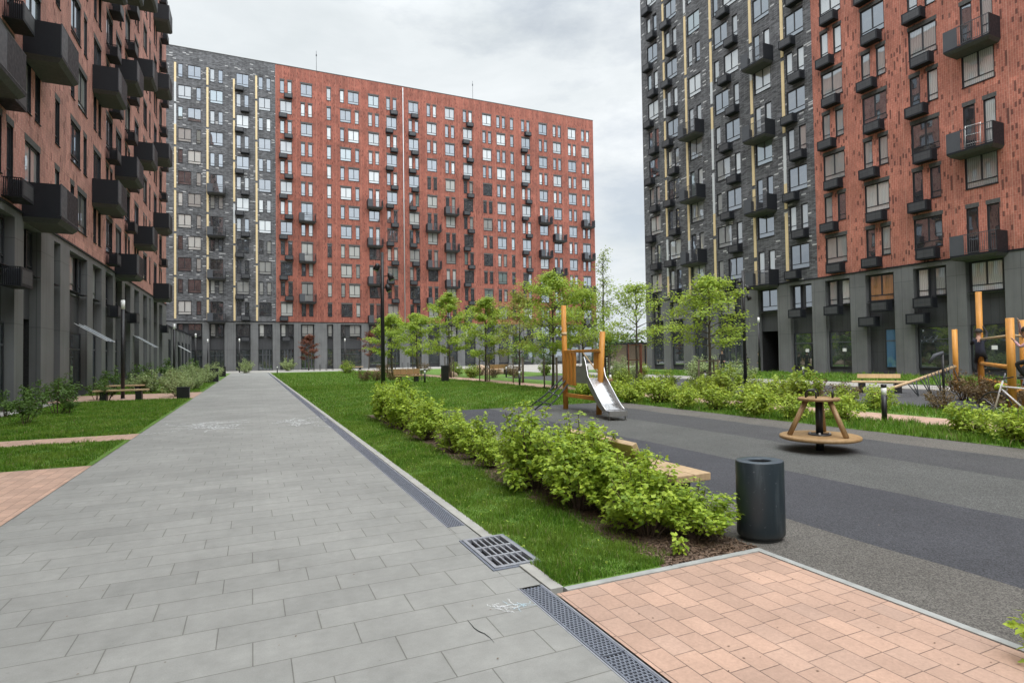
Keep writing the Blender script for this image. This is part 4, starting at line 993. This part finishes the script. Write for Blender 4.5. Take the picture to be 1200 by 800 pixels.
# drying rack on a balcony of the right building
e = empty('drying_rack', (37.0, 18.8, 12.83), R(-80)); tag(e, 'white clothes drying rack leaning on a balcony of the right building', 'drying rack')
b = MB()
for q in (-.35, .35): b.tube([(q, 0, 0), (q, .18, 1.45)], .016, M['sign_white'], 6)
b.build('frame', e); b = MB()
for f in (.25, .6, .97): b.tube([(-.35, .18 * f, 1.45 * f), (.35, .18 * f, 1.45 * f)], .013, M['sign_white'], 6)
b.build('rails', e)
# slim lamps with white heads
def lamp_post(x, y, label, h=4.25, arm=False):
    e = empty('street_lamp', (x, y, 0)); tag(e, label, 'street lamp', 'slim black lamps with white heads')
    b = MB(); b.tube([(0, 0, 0), (0, 0, h - .42)], .075, M['black'], 12); b.lathe([(.10, 0), (.10, .02), (.076, .022)], M['black'], 12); b.build('pole', e)
    b = MB(); b.tube([(0, 0, h - .42), (0, 0, h - .02)], .077, M['white'], 12); b.build('lamp_head', e)
    b = MB(); b.tube([(0, 0, h - .02), (0, 0, h)], .08, M['black'], 12); b.build('cap', e)
for x, y, l in [(-5.04, 29.5, 'nearest slim black lamp at the end of the left bench'), (-5.04, 47.5, 'second slim black lamp along the left building'), (-5.04, 64.8, 'third slim black lamp along the left building'), (-5.04, 82, 'farthest slim lamp by the left corner of the back building'),
                (-1.4, 80, 'slim lamp at the far end of the walkway'), (11.4, 80, 'slim lamp before the back building behind the lawn'), (45, 78, 'slim lamp before the back building right of the play tower'), (35, 32.3, 'slim white headed lamp at the passage of the right building')]:
    lamp_post(x, y, l)
def mast(x, y, label, heads, h=5.1):
    e = empty('light_mast', (x, y, 0)); tag(e, label, 'light mast', 'black masts with spotlights')
    b = MB(); b.tube([(0, 0, 0), (0, 0, 3.2), (0, 0, h)], [.075, .062, .055], M['black'], 14); b.lathe([(.14, 0), (.14, .02), (.08, .03)], M['black'], 14); b.build('pole', e)
    for z, a, ln in heads:
        b = MB(); d = Vector((math.cos(a), math.sin(a), 0)); c = d * (.10 + ln); b.beam((0, 0, z), tuple(c + Vector((0, 0, z))), .03, .03, M['black'])
        p0 = c + Vector((0, 0, z + .10)); p1 = c + d * .10 + Vector((0, 0, z - .12)); b.tube([tuple(p0), tuple(p0.lerp(p1, .35)), tuple(p1)], [.055, .085, .095], M['black'], 14)
        ho = b.build('spotlight', e); g = MB(); g.tube([tuple(p1 + (p1 - p0).normalized() * .001), tuple(p1 + (p1 - p0).normalized() * .012)], .085, M['steel_dark'], 14); g.build('lens', ho)
mast(3.97, 19.3, 'tall black light mast with three spotlights behind the near hedge', [(4.62, R(165), .02), (4.30, R(-20), .12), (3.92, R(-25), .04)])
mast(19.2, 18.5, 'tall black light mast with three spotlights before the right building entrance', [(4.62, R(170), .02), (4.35, R(-40), .02), (3.95, R(-40), .06)])

def bollard(x, y, label, h=.85):
    e = empty('bollard_light', (x, y, 0)); tag(e, label, 'bollard light', 'bollard lights with a white band')
    b = MB(); b.tube([(0, 0, 0), (0, 0, h * .72)], .055, M['black'], 14); b.build('post', e)
    b = MB(); b.tube([(0, 0, h * .722), (0, 0, h * .91)], .053, M['white'], 14); b.build('lamp', e)
    b = MB(); b.tube([(0, 0, h * .912), (0, 0, h)], .056, M['black'], 14); b.build('cap', e)
for x, y, l in [(12.75, 8.35, 'black bollard light right of the carousel'), (13.3, 19.9, 'black bollard light right of the slide'), (12.9, 27.8, 'black bollard light left of the play tower'), (17.9, 19.5, 'black bollard light under the broad crowned tree'), (9.58, 34.3, 'black bollard light beside the brown slatted bench'),
                (17.2, 39.4, 'small bollard light among the tree stakes'), (17.7, 53.5, 'far bollard light beyond the brown slatted bench'), (27.0, 22.0, 'black bollard light among the shrubs behind the carousel'), (2.6, 70, 'small black bollard at the far right end of the walkway')]:
    bollard(x, y, l)

def plank_bench(x, y, rz, L, label, back=False, mat='wood_tan'):
    e = empty('bench', (x, y, 0), rz); tag(e, label, 'bench', 'wooden benches')
    b = MB(); b.box(-L / 2, L / 2, -.2, .2, .385, .45, M[mat]); b.build('seat', e, bevel=.006)
    for s in (-1, 1):
        b = MB(); b.box(s * L * .32 - .11, s * L * .32 + .11, -.17, .17, 0, .383, M['black']); b.build('leg', e)
    if back:
        b = MB(); 
        if back == 'low': b.box(-L / 2 + .2, L / 2 - .2, .19, .235, .55, .70, M[mat])
        else:
         for i in range(4): b.box(-L / 2 + i * L / 4 + .01, -L / 2 + (i + 1) * L / 4 - .01, .19, .235, .50, .86, M[mat])
        b.build('backrest', e); b = MB()
        for s in (-.3, .3): b.box(s * L - .03, s * L + .03, .205, .228, .40, .499, M['black'])
        b.build('bracket', e)
plank_bench(-4.85, 28.15, 0, 1.9, 'long low wooden bench on black block legs by the left lawn')
plank_bench(-5.6, 33.5, 0, 1.6, 'second wooden bench beyond the nearest left lamp')
plank_bench(9.0, 36.2, R(4), 1.75, 'brown slatted bench with backrest at the far side of the lawn', True, 'wood_carousel')
plank_bench(21.6, 14.3, R(-50), 1.8, 'light wooden bench beside the climbing frame', 'low', 'wood_top')
plank_bench(12.5, 79, R(8), 2.2, 'small wooden bench before the back building', False, 'wood_top')
plank_bench(19.5, 46, R(20), 2.2, 'brown wooden bench beyond the tree stakes', True, 'wood_carousel')
# bench at the hedge: thick seat and tilted back plank
e = empty('bench', (3.98, 5.35, 0)); tag(e, 'thick plank bench with tilted back, half hidden behind the near hedge', 'bench', 'wooden benches')
b = MB(); b.box(-.02, .19, -.86, .95, .335, .41, M['wood_tan']); b.box(-.24, -.028, -.86, .95, .335, .41, M['wood_tan']); b.build('seat', e, bevel=.008)
b = MB(); Mx = Matrix.Translation((-.30, 0, .43)) @ Matrix.Rotation(R(-24), 4, 'Y'); b.box(-.035, .035, -.42, .95, .03, .27, M['wood_tan'], Mx); b.build('backrest', e, bevel=.008)
for y in (-.55, .65):
    b = MB(); b.box(-.22, .17, y - .03, y + .03, 0, .333, M['black']); b.box(-.30, -.25, y + .15, y + .20, .30, .52, M['black']); b.build('leg', e)

def box_bin(x, y, w_, h, label, plant=None):
    e = empty('planter' if plant else 'litter_box', (x, y, 0)); tag(e, label, 'planter' if plant else 'litter bin', None)
    b = MB(); b.box(-w_, w_, -w_ * .7, w_ * .7, 0, h, M['black']); b.build('box', e, bevel=.01)
    b = MB(); b.box(-w_ - .01, w_ + .01, -w_ * .7 - .01, w_ * .7 + .01, h + .002, h + .03, M['metal']); b.build('rim', e)
box_bin(-2.62, 27.85, .23, .46, 'black square planter box at the walkway edge', True)
box_bin(-2.5, 47.5, .28, .95, 'black litter bin at the left edge of the walkway')
box_bin(-2.55, 62, .28, .9, 'black litter bin far up the left edge of the walkway')
box_bin(11.3, 35.7, .22, 1.0, 'dark litter bin right of the brown slatted bench')

# ------------------------------------------------------------------ play equipment
# carousel
e = empty('carousel', (8.4, 6.57, 0), .35); tag(e, 'round wooden spinning carousel with black centre pole', 'carousel')
b = MB(); b.lathe([(.0, .18), (.57, .18), (.594, .19), (.60, .21), (.594, .235), (.57, .245), (.0, .245)], M['wood_carousel'], 56); b.build('platform', e)
b = MB(); b.lathe([(.0, .80), (.295, .80), (.31, .812), (.31, .838), (.295, .85), (.0, .85)], M['wood_carousel'], 48); b.build('table_top', e)
b = MB(); b.tube([(0, 0, 0), (0, 0, .179)], .062, M['black'], 18); b.tube([(0, 0, .246), (0, 0, .799)], .055, M['black'], 18); b.build('centre_pole', e)
b = MB(); b.lathe([(.17, .246), (.17, .262), (.0, .262)], M['black'], 24)
for k in range(4): a = k * 1.571 + .3; b.lathe([(.022, .262), (.022, .29), (.0, .292)], M['steel_dark'], 8, c=(.14 * math.cos(a), .14 * math.sin(a)))
b.build('flange', e)
for k in range(3):
    a = k * 2.094 + R(10); b = MB(); b.tube([(.47 * math.cos(a), .47 * math.sin(a), .246), (.20 * math.cos(a), .20 * math.sin(a), .80)], .040, M['wood_carousel'], 14); b.build('leg', e)
    a += .6; b = MB(); c, s_ = math.cos(a), math.sin(a); q = .20
    b.tube([(q * c - .09 * s_, q * s_ + .09 * c, .851), (q * c - .09 * s_, q * s_ + .09 * c, .93), (q * c - .06 * s_, q * s_ + .06 * c, .965), (q * c + .06 * s_, q * s_ - .06 * c, .965), (q * c + .09 * s_, q * s_ - .09 * c, .93), (q * c + .09 * s_, q * s_ - .09 * c, .851)], .014, M['black'], 8); b.build('handle', e)

# play tower with slide
e = empty('play_tower', (8.45, 14.05, 0)); tag(e, 'wooden play tower with one tall post and a steel slide', 'play tower')
PA = (.03, 1.0); PB = (-.05, -.92); PC = (.42, .9); PD = (.36, -.62)
def post(p, h, r, cutz=None, lean=(0, 0)):
    b = MB(); b.tube([(p[0], p[1], 0), (p[0] + lean[0] * .5, p[1] + lean[1] * .5, h * .5), (p[0] + lean[0], p[1] + lean[1], h)], [r, r, r * .95], M['wood_orange'], 18)
    po = b.build('post', e)
    g = MB(); g.tube([(p[0] + lean[0], p[1] + lean[1], h + .001), (p[0] + lean[0], p[1] + lean[1], h + .006)], r * .9, M['wood_top'], 18)
    if cutz: g.tube([(p[0] + lean[0] * cutz / h, p[1] + lean[1] * cutz / h, cutz), (p[0] + lean[0] * cutz / h, p[1] + lean[1] * cutz / h, cutz + .09)], r * 1.07, M['wood_top'], 18)
    g.build('cut_face', po)
post(PA, 3.06, .078, 2.18, (-.02, 0)); post(PB, 2.2, .078, None, (.12, -.06)); 
b = MB(); b.beam((PA[0], PA[1] + .1, 1.70), (PB[0] + .06, PB[1] - .1, 1.70), .13, .075, M['wood_orange']); b.build('top_rail', e, bevel=.01)
b = MB(); b.beam((PA[0] + .01, PA[1] - .08, .42), (PB[0] + .01, PB[1] + .08, .42), .09, .11, M['wood_orange']); b.build('lower_beam', e, bevel=.01)
b = MB(); b.box(.06, .55, -.72, .95, .86, .93, M['wood_carousel']); b.build('deck', e, bevel=.008)
for i, y in enumerate((.80, .60, .40)):
    b = MB(); b.box(-.045, .03, y - .06, y + .06, .72, 1.66, M['wood_orange']); b.build('slat', e, bevel=.008)
b = MB(); b.box(-.03, .0, -.35, .28, .80, 1.28, M['steel_dark']); b.build('side_guard', e)
b = MB(); b.box(.0, .05, -.82, -.62, 1.2, 1.66, M['wood_orange']); b.build('slat', e)
b = MB(); b.tube([(.3, -.6, .93), (.1, .1, 1.66)], .018, M['wood_tan'], 8); b.build('brace', e)
# slide
d = Vector((-.18, -1, 0)).normalized(); sd_ = Vector((-d.y, d.x, 0)) * -1
o = Vector((-.10, -.72, 0))
prof = [(0, .97), (.18, .93), (.95, .36), (1.25, .235), (1.38, .225), (1.62, .225)]
def sp(t, s_, z): return tuple(o + d * t + sd_ * s_ + Vector((0, 0, z)))
so_ = MB(); hw = .235
for (t0, z0), (t1, z1) in zip(prof, prof[1:]):
    so_.poly([sp(t0, -hw, z0), sp(t1, -hw, z1), sp(t1, hw, z1), sp(t0, hw, z0)], M['steel'], True)
    so_.poly([sp(t0, -hw, z0 - .02), sp(t0, hw, z0 - .02), sp(t1, hw, z1 - .02), sp(t1, -hw, z1 - .02)], M['steel_dark'], True)
so_.poly([sp(1.62, -hw, .225), sp(1.62, -hw, .10), sp(1.62, hw, .10), sp(1.62, hw, .225)], M['steel_dark']); so_.poly([sp(1.621, -hw, .225), sp(1.0, -hw, .30), sp(1.0, -hw, .24), sp(1.621, -hw, .10)], M['steel_dark'])
so_ = so_.build('slide', e)
top = [(-.10, 1.50), (.02, 1.52), (.12, 1.40), (.28, 1.02), (.95, .52), (1.25, .32), (1.42, .24)]
bot = [(-.10, .93), (.02, .93), (.12, .90), (.28, .80), (.95, .30), (1.25, .19), (1.42, .20)]
for s_ in (-1, 1):
    b = MB()
    for i in range(len(top) - 1):
        (ta, za), (tb, zb) = top[i], top[i + 1]; (_, wa), (_, wb_) = bot[i], bot[i + 1]; h0, h1 = s_ * hw, s_ * (hw + .022)
        b.hexa([sp(ta, h0, wa), sp(tb, h0, wb_), sp(tb, h1, wb_), sp(ta, h1, wa), sp(ta, h0, za), sp(tb, h0, zb), sp(tb, h1, zb), sp(ta, h1, za)], M['steel_dark'])
    so2 = b.build('side_panel', so_)
    b = MB(); b.tube([sp(t, s_ * (hw + .011), z + .008) for t, z in top], .017, M['steel'], 8); b.build('rim', so2)
b = MB()
for s_ in (-1, 1): b.tube([sp(1.55, s_ * (hw - .03), 0), sp(1.55, s_ * (hw - .03), .20)], .018, M['steel_dark'], 8)
b.build('foot', so_)
# climbing net at the left of the tower
b = MB()
g0 = [Vector((-1.0, 1.5, .02)), Vector((-.95, 1.1, .02)), Vector((-.85, .7, .02))]
t0 = [Vector((.0, 1.05, .95)), Vector((-.02, .9, .85)), Vector((-.02, .75, .75))]
for a, c in zip(g0, t0): b.tube([tuple(a), tuple(a.lerp(c, .5) + Vector((0, 0, -.06))), tuple(c)], .022, M['rope'], 8)
for f in (.3, .6): b.tube([tuple(g0[i].lerp(t0[i], f) + Vector((0, 0, -.05))) for i in range(3)], .018, M['rope'], 8)
b.build('rope_net', e)
g = MB()
for f in (.3, .6):
    for i in range(3): p = g0[i].lerp(t0[i], f); g.lathe([(.0, p.z - .085), (.035, p.z - .05), (.0, p.z - .015)], M['steel'], 8, c=(p.x, p.y))
g.build('rope_clamp', e)

# climbing frame on the right
e = empty('climbing_frame', (0, 0, 0)); e.location = (20.0, 9.5, 0); tag(e, 'orange timber climbing frame with tall posts and rungs at the right edge', 'climbing frame')
P1, P2, P3, P4 = (4.4, 3.7), (2.2, 1.75), (-2.6, -1.35), (-.4, -.62)
for (x, y), h in ((P1, 2.35), (P2, 3.5), (P3, 2.36), (P4, 2.38)):
    b = MB(); r = .088; b.tube([(x, y, 0), (x, y, h)], r, M['wood_orange'], 16); po = b.build('post', e); g = MB(); g.tube([(x, y, h + .001), (x, y, h + .008)], r * .92, M['wood_top'], 16); g.build('cut_face', po)
for a, c, z, m, r in ((P2, P3, 1.92, 'wood_tan', .035), (P2, P3, 1.12, 'wood_orange', .06), (P2, P3, .62, 'wood_orange', .06), (P3, P4, 1.93, 'wood_tan', .035), (P3, P4, .5, 'wood_orange', .05)):
    b = MB(); b.tube([(a[0], a[1], z), (c[0], c[1], z)], r, M[m], 12); b.build('rung', e)
b = MB(); b.tube([(P1[0], P1[1], .95), (1.2, 3.2, .55), (-1.8, 2.7, .22)], [.06, .055, .045], M['wood_tan'], 10); b.build('balance_log', e)
for i in range(14):
    b = MB(); f = i / 13; p = Vector((P1[0], P1[1], 1.1)).lerp(Vector((.2, 2.9, .45)), f); b.tube([tuple(p), (p.x + .25 * math.sin(i * 2.1), p.y - .2, 0.05)], .018, M['rope'], 5); b.build('rope', e)
# spring pole beside it
e = empty('spinner_pole', (18.6, 10.4, 0)); tag(e, 'black spinner pole with grey seat beside the climbing frame', 'spinner')
b = MB(); b.tube([(0, 0, 0), (0, 0, 1.55)], .035, M['black'], 10); b.build('pole', e); b = MB(); b.tube([(0, 0, 1.5), (-.2, .1, 1.42), (-.32, .2, 1.2)], [.05, .06, .04], M['metal_light'], 10); b.build('seat', e)

# bicycle
def bicycle(x, y, rz, label, frame_m):
    e = empty('bicycle', (x, y, 0), rz); tag(e, label, 'bicycle', 'bicycles')
    for wx in (-.5, .5):
        b = MB(); n = 28; b.tube([(wx + .32 * math.cos(2 * math.pi * k / n), 0, .335 + .32 * math.sin(2 * math.pi * k / n)) for k in range(n + 1)], .017, M['black'], 6, False); wo = b.build('wheel', e)
        g = MB()
        for k in range(10): a = k * .628; g.tube([(wx, .01 * (-1) ** k, .335), (wx + .31 * math.cos(a), 0, .335 + .31 * math.sin(a))], .003, M['steel'], 4, False)
        g.build('spokes', wo)
    b = MB(); fm = frame_m
    for a, c in (((-.5, 0, .335), (-.05, 0, .32)), ((-.05, 0, .32), (.36, 0, .72)), ((-.17, 0, .75), (.36, 0, .78)), ((-.05, 0, .32), (-.2, 0, .82)), ((-.5, 0, .335), (-.17, 0, .75)), ((.5, 0, .335), (.34, 0, .9))): b.tube([a, c], .018, fm, 8)
    b.build('frame', e)
    b = MB(); b.tube([(-.34, 0, .87), (-.2, 0, .88), (-.06, 0, .86)], [.06, .05, .02], M['black'], 8); b.build('saddle', e)
    b = MB(); b.tube([(.30, -.28, .98), (.36, -.1, .95), (.36, .1, .95), (.30, .28, .98)], .014, M['black'], 8); b.build('handlebar', e)
bicycle(14.75, 6.75, R(85), 'bicycle with black wheels parked at the right edge beside the pink footpath', plain('white_bike_frame', (.6, .6, .6), .4))
bicycle(19.4, 8.95, R(75), 'second bicycle with a pale frame standing under the climbing frame', plain('silver_bike_frame', (.22, .23, .26), .35))
hb = MB(); hb.lathe([(.0, .16), (.06, .15), (.11, .10), (.125, .0), (.11, .02), (.0, .03)], plain('lime_plastic', (.45, .62, .04), .35), 16, 1.25, 1); tag(hb.build('helmet', None, (17.6, 8.5, .55)), 'lime yellow cycle helmet hanging under the climbing frame', 'helmet')

# pavilion in the gap
e = empty('pavilion', (50, 66, 0), R(-38)); tag(e, 'low tan pavilion with dark posts seen in the gap between the buildings', 'pavilion')
b = MB(); b.box(-5, 5, 1.0, 1.2, 0, 2.9, plain('tan_render', (.42, .34, .26), .9)); b.build('wall', e); b = MB(); b.box(-5.3, 5.3, -1.4, 1.5, 2.92, 3.15, M['metal']); b.build('roof', e)
for x in (-4.8, -2.4, 0, 2.4, 4.8): b = MB(); b.box(x - .1, x + .1, -1.3, -1.1, 0, 2.918, M['metal']); b.build('post', e)

# ------------------------------------------------------------------ people
def person(label, loc, rz, pose, cols_, scale=1.0, hair=(.02, .015, .012)):
    J = pose; names = list(J.keys()); vid = {n: i for i, n in enumerate(names)}
    me = bpy.data.meshes.new('body'); me.from_pydata([J[n][0] for n in names], [(vid[J[n][2]], vid[n]) for n in names if J[n][2]], []); me.update()
    o = bpy.data.objects.new('person', me); COL.objects.link(o)
    sk = o.modifiers.new('skin', 'SKIN'); sk.use_smooth_shade = True
    if not me.skin_vertices: me.attributes.update()
    for n in names:
        d = me.skin_vertices[0].data[vid[n]]; d.radius = (J[n][1], J[n][1] * J[n][4] if len(J[n]) > 4 else J[n][1]); d.use_root = (n == 'pelvis')
    o.modifiers.new('sub', 'SUBSURF').levels = 1; o.modifiers['sub'].render_levels = 1
    dg = bpy.context.evaluated_depsgraph_get(); m2 = bpy.data.meshes.new_from_object(o.evaluated_get(dg)); m2.name = 'body'
    mats = {k: plain('cloth_' + k, c, .8) for k, c in cols_.items()}; keys = list(mats)
    m2.materials.clear()
    for k in keys: m2.materials.append(mats[k])
    segs = [(Vector(J[n][0]), Vector(J[J[n][2]][0]), J[n][3]) for n in names if J[n][2]]
    for p in m2.polygons:
        c = p.center; best = min(segs, key=lambda s: (c - (s[0] + (s[1] - s[0]) * max(0, min(1, (c - s[0]).dot(s[1] - s[0]) / max((s[1] - s[0]).length_squared, 1e-9))))).length)
        p.material_index = keys.index(best[2]); p.use_smooth = True
    o.modifiers.clear(); o.data = m2; bpy.data.meshes.remove(me)
    o.location = loc; o.rotation_euler = (0, 0, rz); o.scale = (scale,) * 3
    tag(o, label, 'person')
    hc = Vector(J['head'][0]); b = MB(); hm = plain('hair', hair, .7)
    prof = [(.118 * math.sin(a), .118 * math.cos(a)) for a in np.linspace(.02, 1.75, 8)]
    b.lathe([(r_, hc.z + .045 + z_ * 1.02) for r_, z_ in prof], hm, 18, .98, 1.1, (hc.x, hc.y + .012)); b.build('hair', o)
    for s_ in (-1, 1):
        g = MB(); g.lathe([(.0, hc.z + .034), (.010, hc.z + .03), (.010, hc.z + .018), (.0, hc.z + .014)], M['black'], 8, c=(hc.x + s_ * .035, hc.y - .097)); g.build('eye', o)
    return o
def make_pose(pelvis, chest, neck, head, ls, le, lw_, rs_, re_, rw, lk, la, lt, rk, ra, rt, k=1.0):
    J = {}
    def add(n, p, r, par, m, asp=1.0): J[n] = (tuple(p), r * k, par, m, asp)
    add('pelvis', pelvis, .125, None, 'trousers'); mid = tuple((a + c) / 2 for a, c in zip(pelvis, chest)); add('waist', mid, .115, 'pelvis', 'jacket'); add('chest', chest, .125, 'waist', 'jacket'); add('neck', neck, .055, 'chest', 'skin')
    hd = Vector(head); add('jaw', tuple(hd + Vector((0, -.02, -.07))), .075, 'neck', 'skin'); add('head', head, .10, 'jaw', 'skin'); add('crown', tuple(hd + Vector((0, .01, .09))), .075, 'head', 'skin'); add('nose', tuple(hd + Vector((0, -.118, -.01))), .016, 'head', 'skin')
    for s_, sh, el, wr in (('l', ls, le, lw_), ('r', rs_, re_, rw)):
        add(s_ + 'sh', sh, .062, 'chest', 'jacket'); add(s_ + 'el', el, .046, s_ + 'sh', 'sleeve'); add(s_ + 'wr', wr, .030, s_ + 'el', 'sleeve')
        d = (Vector(wr) - Vector(el)).normalized(); pm = Vector(wr) + d * .06; add(s_ + 'pm', tuple(pm), .030, s_ + 'wr', 'skin', .5)
        sx_ = d.cross(Vector((0, 1, .2))).normalized(); bend = d.cross(sx_).normalized()
        for f, q, ln in ((0, -.030, .055), (1, -.010, .066), (2, .010, .062), (3, .028, .048)):
            p1 = pm + d * .045 + sx_ * q; add(s_ + 'f%d' % f, tuple(p1), .009, s_ + 'pm', 'skin'); add(s_ + 'g%d' % f, tuple(p1 + d * ln * .5 + bend * .02), .007, s_ + 'f%d' % f, 'skin')
        add(s_ + 'th', tuple(Vector(wr) + d * .05 - sx_ * .05), .010, s_ + 'pm', 'skin')
    for s_, sx_, kn, an, to in (('l', -.085, lk, la, lt), ('r', .085, rk, ra, rt)):
        add(s_ + 'hip', (pelvis[0] + sx_, pelvis[1], pelvis[2] - .05), .092, 'pelvis', 'trousers'); add(s_ + 'kn', kn, .062, s_ + 'hip', 'trousers'); add(s_ + 'an', an, .042, s_ + 'kn', 'trousers'); add(s_ + 'to', to, .036, s_ + 'an', 'shoes')
    return J
SKIN = (.48, .28, .20)
stand = make_pose((0, 0, .92), (0, 0, 1.32), (0, 0, 1.49), (0, -.02, 1.64), (-.19, 0, 1.40), (-.25, .02, 1.12), (-.22, -.08, .88), (.19, 0, 1.40), (.25, .02, 1.12), (.22, -.08, .88), (-.10, -.02, .50), (-.10, 0, .08), (-.10, -.16, .04), (.10, .02, .50), (.11, .06, .08), (.12, -.10, .04))
person('adult in black standing by the glass entrance of the right building', (35.2, 36.3, .06), R(-60), stand, dict(skin=SKIN, jacket=(.015, .015, .018), sleeve=(.016, .016, .02), trousers=(.014, .014, .017), shoes=(.03, .03, .03)))
person('child in dark clothes before the passage of the right building, left one', (35.0, 33.6, .06), R(-80), stand, dict(skin=SKIN, jacket=(.02, .02, .03), sleeve=(.016, .016, .02), trousers=(.015, .015, .018), shoes=(.1, .1, .1)), .8)
person('child in dark clothes before the passage of the right building, right one', (35.3, 32.6, .06), R(-120), stand, dict(skin=SKIN, jacket=(.012, .012, .02), sleeve=(.016, .016, .02), trousers=(.02, .02, .022), shoes=(.1, .1, .1)), .88)
climb = make_pose((0, 0, .80), (.03, -.07, 1.16), (.04, -.09, 1.32), (.03, -.12, 1.46), (-.15, -.06, 1.24), (-.20, -.22, 1.46), (-.08, -.26, 1.70), (.19, -.08, 1.23), (.22, -.28, 1.08), (.10, -.36, 1.22), (-.16, -.34, .66), (-.12, -.18, .32), (-.12, -.34, .30), (.12, -.26, .52), (.12, -.10, .16), (.12, -.26, .14), .92)
person('child in dark jacket clinging to the tallest post of the climbing frame', (21.95, 11.12, .66), R(120), climb, dict(skin=SKIN, jacket=(.014, .016, .03), sleeve=(.016, .016, .02), trousers=(.012, .012, .014), shoes=(.5, .5, .5)), 1.0)
person('child with pink sleeves climbing at the right edge of the picture', (17.0, 7.50, .60), R(-150), climb, dict(skin=SKIN, jacket=(.016, .015, .02), sleeve=(.42, .24, .27), trousers=(.012, .012, .014), shoes=(.05, .05, .05)), .95)
